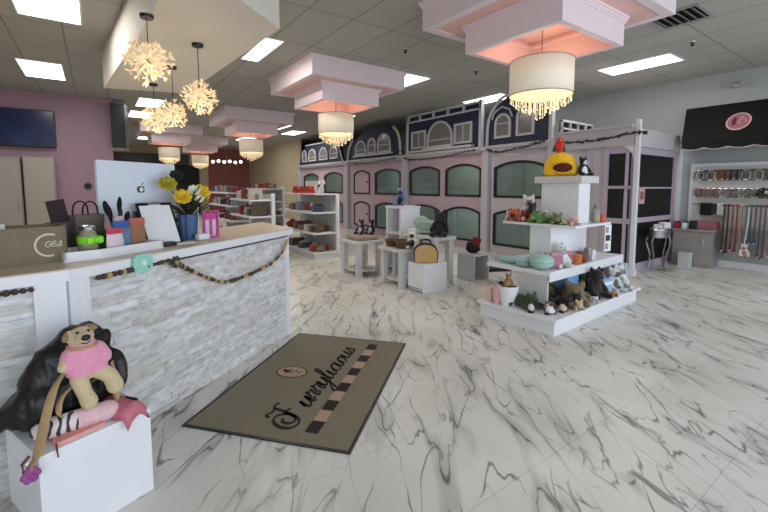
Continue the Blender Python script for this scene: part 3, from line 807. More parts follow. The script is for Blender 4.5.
# pink and white cups near the pot
def cup(loc, r, h, m, label, rim=None, name='tumbler', cat='cup'):
    t = thing(name, label, cat, loc)
    MB().lathe([(r*.8, 0), (r*.85, .004), (r, h), (r*.9, h), (r*.74, .01)], seg=18).build('cup_body', m, t, True)
    MB().lathe([(r*.98, h), (r*1.05, h+.004), (r*1.05, h+.014), (r*.96, h+.014)], seg=18).build('rim', rim or m, t, True)
    return t
cup(cl(1.04, .25), .03, .19, mat('navy_tumbler', (44, 70, 112), .4), 'slim dark blue tumbler left of the magenta frame')
cup(cl(1.02, .36), .035, .12, M_paper, 'white paper cup between the clipboard and blue pot')
t = thing('magenta_stand', 'magenta wire stand with white cards beside the blue pot', 'card stand', cl(1.29, .20), RU-.2)
mb = MB(); M_mag = mat('magenta_plastic', (196, 70, 150), .4, var=.06)
mb.bx(-.05, .05, -.004, .003, .15, .2); mb.tube([(-.065, 0, 0), (-.065, 0, .215), (.065, 0, .215), (.065, 0, 0)], .014, 8); mb.tube([(0, 0, .215), (0, 0, .02)], .011, 8); mb.bx(-.07, .07, -.02, .02, 0, .008)
mb.build('stand_frame', M_mag, t); mb = MB(); mb.bx(-.05, .05, .004, .01, .012, .19); mb.build('card', mat('pale_pink_card', (220, 196, 214), .7), t)
tag(MB().bx(-.05, .05, -.03, .03, 0, .05, .012).build('tissue_wad', M_paper, None, True), 'crumpled white tissue resting above the blue pot rim', 'tissue', loc=(FP[0]+.08, FP[1]-.12, CT), rz=.4)

# ================================================================== left wall things
t = thing('television', 'black television showing a blue picture on the pink wall', 'television', (-1.05, 11.88, 2.79))
MB().bx(-.55, .40, -.03, .07, -.41, .41, .01).build('casing', M_black, t)
def screen_mat():
    m = mat('blue_screen_picture', (18, 30, 70), .2, emit=.03, ecol=(50, 80, 160), var=.7, vscale=3)
    return m
MB().bx(-.52, .37, -.034, -.031, -.38, .38).build('screen', screen_mat(), t)
t = thing('wall_sensor', 'small black round sensor on the pink wall behind the computer', 'sensor', (-.12, 11.99, 1.52))
MB().cyl((0, -.03, 0), (0, 0, 0), .07, .08, 18).build('casing', M_black, t); MB().ball((0, -.03, 0), .03, 10, 8).build('lens', mat('lens_black', (8, 8, 10), .1), t)
M_cab = mat('cabinet_grey', (150, 145, 138), .6, var=.03, vscale=4)
for x0, x1, y0, h, lb in ((-1.9, -1.24, 11.45, 2.13, 'tall plain grey cabinet at the left edge, set back'), (-1.2, -.68, 11.35, 2.15, 'tall grey cabinet with framed door below the television')):
    t = thing('tall_cabinet', lb, 'cabinet', ((x0+x1)/2, y0, 0)); w = (x1-x0)/2
    MB().bx(-w, w, 0, .5, 0, h, .005).build('cabinet_body', M_cab, t)
    d = MB().bx(-w+.02, w-.02, -.02, 0, .08, h-.04, .004).build('door', mat('cabinet_door_grey', (164, 158, 150), .6, var=.03), t)
    MB().cyl((w-.08, -.035, 1.0), (w-.08, -.035, 1.2), .008, seg=8).build('handle', M_chrome, d)
# black monitor hung at the end of the pink wall
t = thing('hanging_speaker', 'black wedge shaped speaker mounted at the end of the pink wall', 'speaker', (.50, 11.9, 2.75), -.3)
mb = MB(); mb.prism([(-.06, -.15), (.2, .0), (.2, .25), (-.06, .25)], -.30, .76); mb.build('cabinet', M_black, t)
MB().bx(-.065, -.045, -.12, .22, -.3, .3).build('grille', M_blackfab, t)
MB().bx(-.08, .2, -.14, .24, -.36, -.31).build('bracket', M_chrome, t)

# ================================================================== far end
mb = MB(); mb.bx(.6, 4.2, 23.8, 23.98, 2.65, 3.2, .01); o = mb.build('sign_band', M_black)
tag(o, 'long black blank sign band high on the far cream wall', 'sign')
t = thing('door_1', 'dark doorway in the far cream wall', 'door', (3.4, 23.9, 0)); struct(t)
MB().bx(-.6, 1.3, 0, .06, 0, 2.65).build('door_leaf', mat('dark_doorway', (18, 16, 18), .7), t)
MB().bx(-.7, -.6, -.02, .06, 0, 2.7).build('door_jamb', M_wf, t)
# store gondolas
GOODS = [(150, 60, 56), (92, 74, 60), (60, 70, 88), (196, 188, 180), (120, 110, 100), (70, 52, 50), (170, 150, 130), (44, 44, 48), (110, 58, 64), (128, 134, 140)]
def gondola(x0, x1, y0, y1, h, levels, label, seed, goods=True, glabel=None, face=-1):
    t = thing('shelf_gondola', label, 'shelving unit', (x0, y0, 0), 0)
    w, L = x1-x0, y1-y0
    MB().bx(0, w, 0, L, .0, .10, .004).build('base', M_shelf, t)
    MB().bx(w-.05, w, .05, L-.05, .1, h).build('back_panel', M_shelf, t)
    for yy in (.0, L-.05): MB().bx(w-.07, w, yy, yy+.05, .1, h+.02).build('upright', M_white, t)
    rnd = random.Random(seed); k = 0
    for z in levels:
        s = MB().bx(0, w-.05, 0, L, z-.03, z).build('shelf', M_white2, t)
        MB().bx(-.012, 0, 0, L, z-.035, z+.015).build('price_rail', M_white, s)
        if not goods: continue
        y = y0+.04
        while y < y1-.12:
            d = rnd.uniform(.10, .24); hh = rnd.uniform(.10, .2)
            if y+d > y1-.02: break
            c = rnd.choice(GOODS); xx = x0+rnd.uniform(.03, .08); ww = rnd.uniform(.2, w-.16)
            rz = rnd.uniform(-.15, .15); kind = rnd.random()
            cx, cy = xx+ww/2, y+d/2
            gr = 'assorted goods on '+glabel
            if kind < .5:
                o = MB().bx(-ww/2, ww/2, -d/2+.02, d/2-.02, 0, hh, .012).build('goods_box', fab(c)); nm = 'box'
            elif kind < .8:
                mb = MB(); mb.lathe([(d*.28, 0), (d*.36, .02), (d*.36, hh*.8), (d*.2, hh), (.0001, hh)], seg=14); o = mb.build('goods_tub', plas(c), None, True); nm = 'tub'
            else:
                mb = MB(); mb.ball((0, 0, hh*.4), (ww*.45, d*.42, hh*.4), 12, 8); mb.ball((.04, 0, hh*.75), (ww*.25, d*.25, hh*.25), 10, 8); o = mb.build('folded_cushion', fab(c), None, True); nm = 'cushion'
            cn = colname(c)
            tag(o, '%s %s standing on %s' % (cn, nm, glabel), nm, gr+' '+cn+' '+nm, (cx, cy, z+.001), rz)
            y += d+rnd.uniform(.01, .05)
    return t
def colname(c):
    T = {(150, 60, 56): 'brick red', (92, 74, 60): 'brown', (60, 70, 88): 'slate blue', (196, 188, 180): 'pale beige', (120, 110, 100): 'taupe', (70, 52, 50): 'dark maroon', (170, 150, 130): 'tan', (44, 44, 48): 'charcoal', (110, 58, 64): 'wine red', (128, 134, 140): 'grey'}
    return T[c]
gondola(3.62, 4.2, 7.5, 9.4, 1.32, (.14, .55, .98), 'white shelf gondola nearest, with goods on three shelves, before the playhouses', 21, True, 'the nearest white gondola')
gondola(2.45, 2.95, 7.9, 9.3, 1.35, (.14, .5, .92, 1.25), 'white shelf gondola just past the counter end', 22, True, 'the gondola past the counter end')
gondola(1.3, 1.85, 9.6, 12.0, 1.35, (.14, .55, .95, 1.3), 'grey shelf gondola in the middle aisle behind the flowers', 23, True, 'the middle aisle gondola')
gondola(2.9, 3.45, 11.0, 13.4, 1.4, (.14, .6, 1.0, 1.35), 'low shelf gondola far down the aisle, before the red wall', 24, True, 'the far aisle gondola')
gondola(4.4, 5.0, 12.5, 15.2, 1.5, (.14, .6, 1.05, 1.45), 'far shelf gondola along the playhouses behind the nearest one', 25, True, 'the far playhouse side gondola')
# dark merchandise wall far left
gondola(.9, 1.45, 14.2, 17.5, 1.7, (.14, .7, 1.2, 1.65), 'tall far shelf gondola beyond the pink wall', 26, True, 'the tall far gondola')

# top of nearest gondola: red figures, white goat figure
GT = 1.345
o = MB().bx(3.66, 4.19, 7.52, 9.38, 1.34, 1.36).build('shelf_top', M_white2); 
for ob in list(COL.objects):
    if ob.name == 'shelf_gondola': o.parent = ob; o.matrix_parent_inverse = Matrix.Translation((-3.62, -7.5, 0)); break
SCL = 1.0
def plush(label, loc, rz, s, c1, c2, pose='sit', name='plush_toy', cat='plush toy', group=None, ears=.09, c3=None):
    """soft toy; pose sit or lie; faces local -Y"""
    s = s*SCL
    t = thing(name, label, cat, loc, rz, group)
    if pose == 'sit':
        B = [('e', (0, 0, .17*s), (.13*s, .12*s, .17*s)), ('e', (0, -.03*s, .40*s), (.115*s, .11*s, .105*s)), ('e', (0, -.12*s, .37*s), (.06*s, .06*s, .05*s))]
        for q in (-1, 1):
            B += [('c', (q*.10*s, -.02*s, .27*s), .045*s, (q*.16*s, -.11*s, .13*s), .04*s), ('c', (q*.08*s, -.06*s, .07*s), .06*s, (q*.13*s, -.23*s, .05*s), .05*s),
                  ('e', (q*.085*s, 0, .50*s), (ears*.5*s, .025*s, ears*.6*s))]
        eye = [(q*.045*s, -.125*s, .43*s) for q in (-1, 1)]; nose = (0, -.178*s, .385*s)
        pat = [((0, -.13*s, .16*s), (.09*s, .09*s, .12*s), 1), ((0, -.15*s, .36*s), .075*s, 1)]
    elif pose == 'lie':
        B = [('e', (0, .08*s, .11*s), (.13*s, .22*s, .11*s)), ('e', (0, -.2*s, .17*s), (.11*s, .10*s, .10*s)), ('e', (0, -.29*s, .13*s), (.06*s, .06*s, .05*s)), ('c', (0, .26*s, .1*s), .03*s, (.1*s, .38*s, .07*s), .02*s)]
        for q in (-1, 1):
            B += [('c', (q*.10*s, -.08*s, .07*s), .05*s, (q*.13*s, -.26*s, .045*s), .045*s), ('c', (q*.11*s, .2*s, .07*s), .06*s, (q*.2*s, .12*s, .045*s), .045*s), ('e', (q*.08*s, -.18*s, .27*s), (ears*.5*s, .025*s, ears*.6*s))]
        eye = [(q*.04*s, -.285*s, .195*s) for q in (-1, 1)]; nose = (0, -.347*s, .145*s)
        pat = [((.08*s, .1*s, .18*s), .09*s, 1), ((0, -.3*s, .12*s), .07*s, 1), ((-.1*s, .2*s, .15*s), .08*s, 1)]
    else:   # stand on four legs
        B = [('e', (0, .02*s, .3*s), (.10*s, .19*s, .10*s)), ('c', (0, -.13*s, .33*s), .06*s, (0, -.2*s, .43*s), .055*s), ('e', (0, -.24*s, .46*s), (.075*s, .09*s, .07*s)), ('e', (0, -.32*s, .43*s), (.045*s, .05*s, .04*s)), ('c', (0, .2*s, .33*s), .02*s, (0, .28*s, .42*s), .015*s)]
        for q in (-1, 1):
            B += [('c', (q*.07*s, -.11*s, .26*s), .04*s, (q*.075*s, -.12*s, .03*s), .03*s), ('c', (q*.07*s, .15*s, .26*s), .045*s, (q*.075*s, .16*s, .03*s), .03*s), ('e', (q*.07*s, -.22*s, .53*s), (.025*s, .02*s, .05*s))]
        eye = [(q*.04*s, -.312*s, .485*s) for q in (-1, 1)]; nose = (0, -.368*s, .44*s)
        pat = [((.06*s, .08*s, .33*s), .09*s, 1), ((-.07*s, -.05*s, .33*s), .08*s, 1)]
    blob('body', B, [fab(c1), fab(c2)], t, vox=max(.008, .022*s), patches=pat)
    mb = MB()
    mb.ball(nose, (.022*s, .014*s, .016*s), 8, 6); mb.build('nose', M_black, t, True)
    for e in eye: MB().ball(e, .012*s, 8, 6).build('eye', M_black, t, True)
    if c3: # collar or scarf
        z, y = (.295*s, -.02*s) if pose == 'sit' else ((.15*s, -.12*s) if pose == 'lie' else (.37*s, -.17*s))
        MB().tube([(.095*s*math.cos(a), y+.085*s*math.sin(a), z) for a in [2*PI*k/16 for k in range(17)]], .02*s, 6).build('scarf', fab(c3), t, True)
    return t
redp = plush('red seated toy figures in a row on top of the nearest gondola', (3.85, 8.05, 1.362), -.4, .30, (190, 44, 36), (170, 60, 50), 'sit', group='red toys on the nearest gondola')
for k in range(6):
    dup(redp, 'red seated toy figures in a row on top of the nearest gondola', (3.85+.02*(k % 2), 8.22+k*.17, 1.362), -.4, 'red toys on the nearest gondola')
plush('white and black spotted goat toy standing at the near end of the gondola top', (3.85, 7.72, 1.362), .3, .50, (226, 226, 226), (60, 60, 64), 'stand')
tag(MB().bx(-.03, .03, -.35, .35, 0, .28, .01).build('white_carton', M_paper), 'long white carton standing behind the red toys on the gondola', 'box', loc=(4.12, 8.6, 1.362), rz=0)

# ================================================================== the playhouse kennels
FX = 7.4
def arch_pts(y0, y1, z0, z1, rise, n=10):
    pts = [(y0, z0), (y1, z0), (y1, z1-rise)]
    for k in range(1, n):
        u = k/n; yy = y1+(y0-y1)*u; pts.append((yy, z1-rise+rise*math.sin(PI*u)**.8))
    pts.append((y0, z1-rise)); return pts
def inset(y0, y1, z0, z1, rise, d): return arch_pts(y0+d, y1-d, z0+d, z1-d, max(rise-d*.2, .01))
def window(parent, y0, y1, z0, z1, rise=.13, frm=M_wframe, gl=M_glass, th=.05, x=FX, name='window'):
    mb = MB(); mb.yzring(arch_pts(y0, y1, z0, z1, rise), inset(y0, y1, z0, z1, rise, th), x-.015, x+.05)
    w = mb.build(name, frm, parent)
    # wall corners above the shallow arch belong to the wall, glass fills the arch
    g = MB(); g.yz(inset(y0, y1, z0, z1, rise, th*.8), x+.02, x+.028); g.build('pane', gl, w)
    return w
def corner_fill(mb, y0, y1, z0, z1, rise, x0, x1):
    top = arch_pts(y0, y1, z0, z1, rise)[2:]
    for a, b in zip(top, top[1:]):
        mb.yz([(a[0], a[1]), (a[0], z1+.001), (b[0], z1+.001), (b[0], b[1])], x0, x1)
def facade(mb, y0, y1, z0, z1, rows, x0=FX, x1=FX+.08):
    z = z0
    for ra, rb, ops in rows:
        if ra > z: mb.bx(x0, x1, y0, y1, z, ra)
        y = y0
        for a, b in ops:
            if a > y: mb.bx(x0, x1, y, a, ra, rb)
            corner_fill(mb, a, b, ra, rb, .13, x0, x1); y = b
        if y < y1: mb.bx(x0, x1, y, y1, ra, rb)
        z = rb
    if z < z1: mb.bx(x0, x1, y0, y1, z, z1)
LW, UW = (.18, 1.02), (1.26, 2.07)
def bay(label, y0, y1, wallm, wins, doors=(), seed=0, bedding=True):
    t = thing('playhouse_kennel', label, 'kennel', (0, 0, 0))
    ops = sorted(list(wins)+list(doors))
    mb = MB(); facade(mb, y0, y1, 0, 2.3, [(LW[0], LW[1], ops), (UW[0], UW[1], ops)]); mb.build('front_wall', wallm, t)
    for a, b in wins:
        for z0, z1 in (LW, UW): window(t, a, b, z0, z1)
    for a, b in doors:
        for z0, z1 in (LW, UW):
            mb = MB(); mb.yzring(arch_pts(a, b, z0, z1, .13), inset(a, b, z0, z1, .13, .05), FX-.02, FX+.05); d = mb.build('kennel_door', M_wframe, t)
            MB().yz(inset(a, b, z0, z1, .13, .04), FX+.0, FX+.03).build('door_panel', M_pinkwall, d)
            MB().ball((FX-.03, a+.12, (z0+z1)/2), .03, 8, 6).build('knob', M_black, d)
    mb = MB(); mb.bx(FX-.12, FX+.1, y0, y1, 2.3, 2.36); mb.bx(FX-.16, FX+.1, y0, y1, 2.36, 2.42); mb.build('ledge', M_trim, t)
    # interior: back wall, floors, partition
    mb = MB(); mb.bx(8.55, 8.6, y0, y1, 0, 2.3); mb.bx(FX+.08, 8.55, y0+.02, y0+.05, 0, 2.3); mb.bx(FX+.08, 8.55, y1-.05, y1-.02, 0, 2.3)
    mb.bx(FX+.08, 8.55, y0, y1, 1.1, 1.16); mb.bx(FX+.08, 8.55, y0, y1, 0, .06); mb.bx(FX+.08, 8.55, y0, y1, 2.24, 2.3); mb.build('interior', M_inner, t)
    mb = MB()
    for a, b in wins:
        for z in (.06, 1.16): mb.bx(8.5, 8.55, a+.1+(b-a)*.35, b-.02, z, z+1.0)
    if wins: mb.build('back_curtain', M_curtain, t)
    for z in (.9, 2.1):  # fill lights added to brighten the kennel rooms, no fixture there
        li = bpy.data.lights.new('kennel_fill_light', 'POINT'); li.energy = 8.0*(y1-y0)/2; li.shadow_soft_size = .1; li.color = (.96, 1, .98)
        lo = bpy.data.objects.new('kennel_fill_light', li); COL.objects.link(lo); lo.location = (7.95, (y0+y1)/2, z)
    return t
def post(t, y, z1=2.42, w=.09):
    mb = MB(); mb.bx(FX-.10, FX+.02, y-w, y+w, 0, z1); mb.bx(FX-.13, FX+.02, y-w-.03, y+w+.03, z1-.10, z1-.02); mb.bx(FX-.13, FX+.02, y-w-.02, y+w+.02, 0, .14)
    mb.build('post', M_trim, t)
def thin_post(t, y, z0, z1): MB().bx(FX-.1, FX+.0, y-.035, y+.035, z0, z1).build('upper_post', M_trim, t)
def house_window(t, y0, y1, z0, z1, arch, sill=False):
    rise = (y1-y0)/2 if arch else .0
    def outl(d):
        a, b, c, e = y0-d, y1+d, z0-d, z1+d
        pts = [(a, c), (b, c)]
        if arch:
            zc = z1-rise; R_ = (b-a)/2
            for k in range(0, 13): an = PI*k/12; pts.append(((a+b)/2+R_*math.cos(an), zc+(rise+d)*math.sin(an)))
        else: pts += [(b, e), (a, e)]
        return pts
    x = FX-.06
    mb = MB(); mb.yzring(outl(.05), outl(0), x-.04, x+.0)
    if not arch: mb.bx(x-.03, x, (y0+y1)/2-.012, (y0+y1)/2+.012, z0, z1)
    else: mb.bx(x-.03, x, y0, y1, z1-rise-.012, z1-rise+.012)
    if sill: mb.bx(x-.14, x, y0-.1, y1+.1, z0-.12, z0-.05)
    w = mb.build('house_window', M_trim, t)
    MB().yz(outl(-.003), x-.012, x-.008).build('pane', mat('house_pane_grey', (118, 116, 114), .15, var=.15, vscale=2), w)
def curve_poly(pts): return pts

# bay 1: white walls, gambrel navy house
t = bay('white walled kennel with one wide window per floor under a curved navy house', 4.63, 6.13, M_kwhite, [(4.74, 6.05)])
post(t, 6.25); post(t, 4.62, w=.06)
pl_ = [(4.66, 2.42), (6.2, 2.42), (6.16, 2.95), (6.0, 3.25), (5.7, 3.44), (4.66, 3.44)]
MB().yz(pl_, FX-.06, FX+.06).build('house_front', M_navy, t)
mb = MB(); mb.tube(catmull([(FX-.09, 6.2, 2.42), (FX-.09, 6.17, 2.95), (FX-.09, 6.0, 3.26), (FX-.09, 5.7, 3.46), (FX-.09, 4.64, 3.47)], 6), .035, 8); mb.build('roof_trim', M_trim, t)
thin_post(t, 4.63, 2.42, 3.5)
house_window(t, 5.05, 5.38, 2.62, 3.12, True); house_window(t, 5.62, 5.95, 2.62, 3.05, True)
MB().tube([(FX-.1, 5.52, 3.0), (FX-.1, 5.6, 3.16), (FX-.1, 5.8, 3.24), (FX-.1, 6.0, 3.14), (FX-.1, 6.06, 3.0)], .02, 6).build('window_hood', M_trim, t)
# bay 2: pink, rectangular navy house with railing
t = bay('pink kennel with two windows per floor under the flat navy house with railing', 6.38, 9.13, M_pinkwall, [(6.42, 7.62), (7.82, 9.08)])
MB().bx(FX-.06, FX+.06, 6.39, 9.12, 2.42, 3.28).build('house_front', M_navy, t)
mb = MB(); mb.bx(FX-.1, FX-.03, 6.39, 9.12, 3.28, 3.32); mb.bx(FX-.1, FX-.03, 6.39, 9.12, 3.44, 3.48)
for k in range(6): y = 6.41+k*2.69/5; mb.bx(FX-.1, FX-.03, y-.02, y+.02, 3.32, 3.5)
mb.build('roof_rail', M_trim, t)
MB().bx(FX-.02, FX+.02, 6.4, 9.11, 3.3, 3.46).build('rail_backing', M_navy, t)
thin_post(t, 6.415, 2.42, 3.5); thin_post(t, 9.09, 2.42, 3.5)
house_window(t, 7.35, 8.2, 2.58, 3.15, True, True); house_window(t, 6.72, 7.2, 2.6, 3.0, False); house_window(t, 8.36, 8.86, 2.6, 2.98, False)
MB().bx(FX-.18, FX-.06, 6.6, 9.0, 2.44, 2.5).build('balcony_sill', M_trim, t)
# bay 3: pink, mansard with three arched windows, with door
t = bay('pink kennel with a door and window under the curved mansard navy house', 9.38, 12.42, M_pinkwall, [(9.5, 10.85)], [(11.15, 12.15)])
post(t, 9.25)
pl_ = [(9.4, 2.42), (12.4, 2.42), (12.3, 2.8), (12.0, 3.1), (11.6, 3.24), (11.2, 3.42), (10.3, 3.42), (9.95, 3.24), (9.7, 3.1), (9.45, 2.75)]
MB().yz(pl_, FX-.06, FX+.06).build('house_front', M_navy, t)
mb = MB(); mb.tube(catmull([(FX-.09, 9.40, 2.42), (FX-.09, 9.43, 2.8), (FX-.09, 9.55, 3.1), (FX-.09, 9.75, 3.28)], 6), .04, 8); mb.tube(catmull([(FX-.09, 12.42, 2.42), (FX-.09, 12.32, 2.8), (FX-.09, 12.05, 3.12)], 6), .04, 8); mb.build('roof_trim', M_trim, t)
for a, b, z in ((9.95, 10.55, 3.1), (10.75, 11.1, 3.02), (11.3, 11.85, 3.0)): house_window(t, a, b, 2.62, z, True)
MB().bx(FX-.14, FX-.06, 9.8, 12.0, 2.5, 2.56).build('balcony_sill', M_trim, t)
# bay 4
t = bay('farthest pink kennel behind the gondola under the farthest navy house', 12.68, 16.5, M_pinkwall, [(12.95, 14.4), (14.9, 16.3)])
post(t, 12.55); post(t, 16.62)
MB().yz([(12.8, 2.42), (16.6, 2.42), (16.4, 2.9), (15.9, 3.2), (13.6, 3.2), (13.1, 3.0)], FX-.06, FX+.06).build('house_front', M_navy, t)
for a, b in ((13.2, 13.7), (14.0, 14.6), (15.0, 15.6), (15.9, 16.2)): house_window(t, a, b, 2.6, 3.0, True)
mb = MB(); mb.tube([(FX-.09, 12.75, 2.42), (FX-.09, 13.1, 3.02), (FX-.09, 13.6, 3.22), (FX-.09, 15.9, 3.22)], .03, 8); mb.build('roof_trim', M_trim, t)

# porch with dark glass rooms and the white corner column
t = thing('porch_kennel', 'corner kennel porch with dark glass rooms and white fascia', 'kennel')
mb = MB()
mb.bx(FX+.05, FX+.12, 3.6, 4.46, 0, 2.3)
mb.build('front_wall', M_kwhite, t)
mb = MB()
def dark_face(a, b, horizontal_x=None):
    pass
# front frame along Y
fr = MB(); dg_ = MB()
for z0, z1 in ((0, .14), (.86, .95), (1.47, 1.52), (2.08, 2.2)): fr.bx(FX+.04, FX+.1, 3.2, 3.62, z0, z1)
for y, w_ in ((3.26, .012), (3.6, .04), (3.93, .05)): fr.bx(FX+.02, FX+.1, y-w_, y+w_, 0, 2.2)
for z0, z1 in ((0, .12), (.86, .95), (1.47, 1.50), (2.08, 2.2)): fr.bx(FX+.1, 9.42, 3.22, 3.28, z0, z1)
for x in (7.56, 9.36): fr.bx(x, x+.07, 3.2, 3.28, 0, 2.2)
fr.build('lilac_frame', M_lilac, t)
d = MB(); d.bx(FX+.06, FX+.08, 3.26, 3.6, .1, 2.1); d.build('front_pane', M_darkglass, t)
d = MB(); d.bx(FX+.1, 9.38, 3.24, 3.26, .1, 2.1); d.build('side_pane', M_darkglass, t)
mb = MB(); mb.bx(FX-.05, FX+.05, 3.14, 4.47, 2.2, 2.5); mb.bx(FX+.05, 9.4, 3.16, 3.24, 2.2, 2.5); mb.bx(FX-.1, FX+.07, 3.14, 4.47, 2.5, 2.54); mb.build('fascia', M_kwhite, t)
mb = MB(); mb.bx(FX, 9.58, 3.24, 4.46, 2.46, 2.5); mb.build('porch_roof', M_kwhite, t)
mb = MB()
mb.bx(FX, 8.6, 4.44, 4.48, 2.62, 2.65); mb.bx(FX, 8.6, 4.44, 4.48, 2.76, 2.80)
for k in range(5): mb.bx(FX+k*.29, FX+k*.29+.03, 4.44, 4.48, 2.5, 2.8)
mb.build('roof_rail', M_trim, t); MB().bx(FX, 8.6, 4.485, 4.5, 2.5, 2.79).build('rail_backing', M_black, t)
mb = MB(); mb.bx(FX-.02, FX+.05, 3.05, 3.12, .0, 2.62, .006); mb.bx(FX-.04, FX+.07, 3.03, 3.135, 0, .1); mb.build('corner_column', M_white, t)
mb = MB(); mb.yz([(3.13, 2.2), (3.33, 2.2), (3.25, 2.16), (3.17, 2.08), (3.13, 1.95)], FX, FX+.04); mb.build('corner_bracket', M_white, t)
# leaf garlands
gm = mat('garland_dark_leaf', (52, 48, 42), .9, var=.3)
def garland(pts, label, seed):
    rnd = random.Random(seed); mb = MB(); c = catmull(pts, 10); mb.tube(c, .008, 6)
    t = thing('leaf_garland', label, 'garland')
    mb.build('cord', gm, t); mb = MB()
    for p in c:
        for k in range(2): mb.ball(p+Vector((rnd.uniform(-.02, .02), rnd.uniform(-.03, .03), rnd.uniform(-.02, .02))), (.012, .035, .008), 6, 5, (rnd.random()*3, rnd.random()*3, rnd.random()*3))
    stuff(mb.build('leaf', gm, t))
x = FX-.19
garland([(x, 6.1, 2.34), (x, 5.8, 2.26), (x, 5.2, 2.32), (x, 4.7, 2.4)], 'dark leaf garland under the ledge of the white kennel', 1)
garland([(x, 9.1, 2.32), (x, 8.6, 2.24), (x, 7.4, 2.27), (x, 6.5, 2.36)], 'dark leaf garland under the ledge of the railed kennel', 2)
garland([(x, 12.3, 2.34), (x, 11, 2.27), (x, 9.5, 2.34)], 'dark leaf garland under the ledge of the mansard kennel', 3)
garland([(FX-.07, 4.5, 2.36), (FX-.07, 4.0, 2.33), (FX-.07, 3.5, 2.35), (FX-.06, 3.1, 2.40), (FX-.05, 2.95, 2.38)], 'dark leaf garland on the porch fascia by the corner column', 4)
# small notice on the dark side pane
t = thing('notice_card', 'small pink printed notice taped to the dark porch glass', 'notice', (7.95, 3.20, 1.34))
MB().bx(-.11, .11, 0, .004, -.14, .14).build('card', mat('notice_pink', (206, 170, 166), .7), t)
MB().bx(-.07, .07, -.002, 0, -.06, .08).build('picture', mat('notice_brown', (140, 96, 90), .7, var=.3), t)
# bedding seen through the windows: small cushions inside
for k, (y, z, c, lb) in enumerate(((6.0, 1.161, (216, 206, 190), 'cream pet cushion inside upper window of the white kennel'), (8.3, 1.161, (60, 52, 50), 'dark pet cushion inside left upper window of the railed kennel'),
        (7.0, 1.161, (206, 200, 188), 'cream pet cushion inside right upper window of the railed kennel'), (5.2, .061, (210, 204, 200), 'pale pet bed inside lower window of the white kennel'), (10.1, 1.161, (180, 178, 170), 'grey pet cushion inside upper window of the mansard kennel'))):
    mb = MB(); mb.lathe([(.2, 0), (.26, .03), (.26, .10), (.2, .13), (.14, .08), (.0001, .07)], seg=18, sy=.8)
    tag(mb.build('pet_cushion', fab(c), None, True), lb, 'cushion', loc=(7.85, y, z))

# ================================================================== right wall: awning, collars, leashes
t = thing('awning', 'dark brown wall awning with a round pink emblem and scalloped edge', 'awning')
A0, A1 = 3.03, .2
top, bot = (9.58, 3.02), (9.06, 2.31)
mb = MB(); mb.strip([[(top[0], A0+.10, top[1]), (top[0], A1, top[1])], [(bot[0], A0-.02, bot[1]), (bot[0], A1, bot[1])]])
vs = [mb.bm.verts.new(p) for p in ((top[0], A0+.10, top[1]), (bot[0], A0-.02, bot[1]), (9.58, A0+.04, bot[1]))]; mb.bm.faces.new(vs)
o = mb.build('canopy', M_brown, t); m = o.modifiers.new('s', 'SOLIDIFY'); m.thickness = .01
mb = MB(); rows = [[], []]; n = 96; per = .345
edge = []
for k in range(n+1):
    y = A0-.02+(A1-A0)*k/n; ph = ((A0-.02-y)/per) % 1
    zz = bot[1]-.10-.035*math.sin(PI*ph)
    rows[0].append((bot[0], y, bot[1])); rows[1].append((bot[0]-.004, y, zz)); edge.append((bot[0]-.008, y, zz))
mb.strip(rows); mb.build('scalloped_valance', M_brown, t)
mb = MB(); mb.tube(edge, .012, 6); mb.build('valance_piping', mat('piping_grey', (170, 165, 165), .6), t)
# emblem on the slope
sl = Vector((bot[0]-top[0], 0, bot[1]-top[1])); sl.normalize()
cen = Vector((top[0], 2.26, top[1]))+sl*.46; nrm = Vector((-sl.z*-1, 0, 0))
nrm = Vector((sl.z, 0, -sl.x)); nrm = nrm if nrm.x < 0 else -nrm
Rm = Matrix.Translation(cen+nrm*.008) @ Matrix((Vector((0, -1, 0)), -sl, nrm)).transposed().to_4x4()
em = MB(); em.prism([(.175*math.cos(k*PI/20), .2*math.sin(k*PI/20)) for k in range(40)], 0, .004); e1 = em.build('emblem_ring', mat('emblem_white_pink', (226, 190, 196), .7), t); e1.matrix_local = Rm
em = MB(); em.prism([(.15*math.cos(k*PI/20), .175*math.sin(k*PI/20)) for k in range(40)], .004, .006); e2 = em.build('emblem_disc', mat('emblem_pink', (176, 112, 122), .7, var=.12), e1)
em = MB(); em.prism([(-.085, -.08), (-.03, -.09), (-.03, .09), (-.07, .10), (-.09, .03)], .006, .008); em.build('emblem_figure', mat('emblem_maroon', (104, 36, 58), .7), e1)
em = MB()
for a in (((.0, .09), (.05, .10), (.0, .0), (.05, -.07)), ((.04, .02), (.09, .05), (.1, -.03))): em.ribbon([(v.x, v.y) for v in catmull([Vector((*q, 0)) for q in a], 6)], .014, .006, .008)
em.build('emblem_script', mat('emblem_pale', (214, 170, 176), .7), e1)
t = thing('emergency_light', 'twin head white emergency light on the grey wall above the awning', 'emergency light', (9.6, 2.38, 3.34))
MB().bx(-.07, 0, -.07, .07, -.04, .04, .015).build('housing', M_wr, t)
for s in (-1, 1):
    MB().lathe([(.03, 0), (.05, .05), (.045, .055), (.0001, .05)], seg=14, M=Matrix.Translation((-.09, s*.11, 0)) @ Matrix.Rotation(-PI/2, 4, 'Y')).build('lamp_head', mat('lamp_grey', (150, 150, 150), .4), t, True)

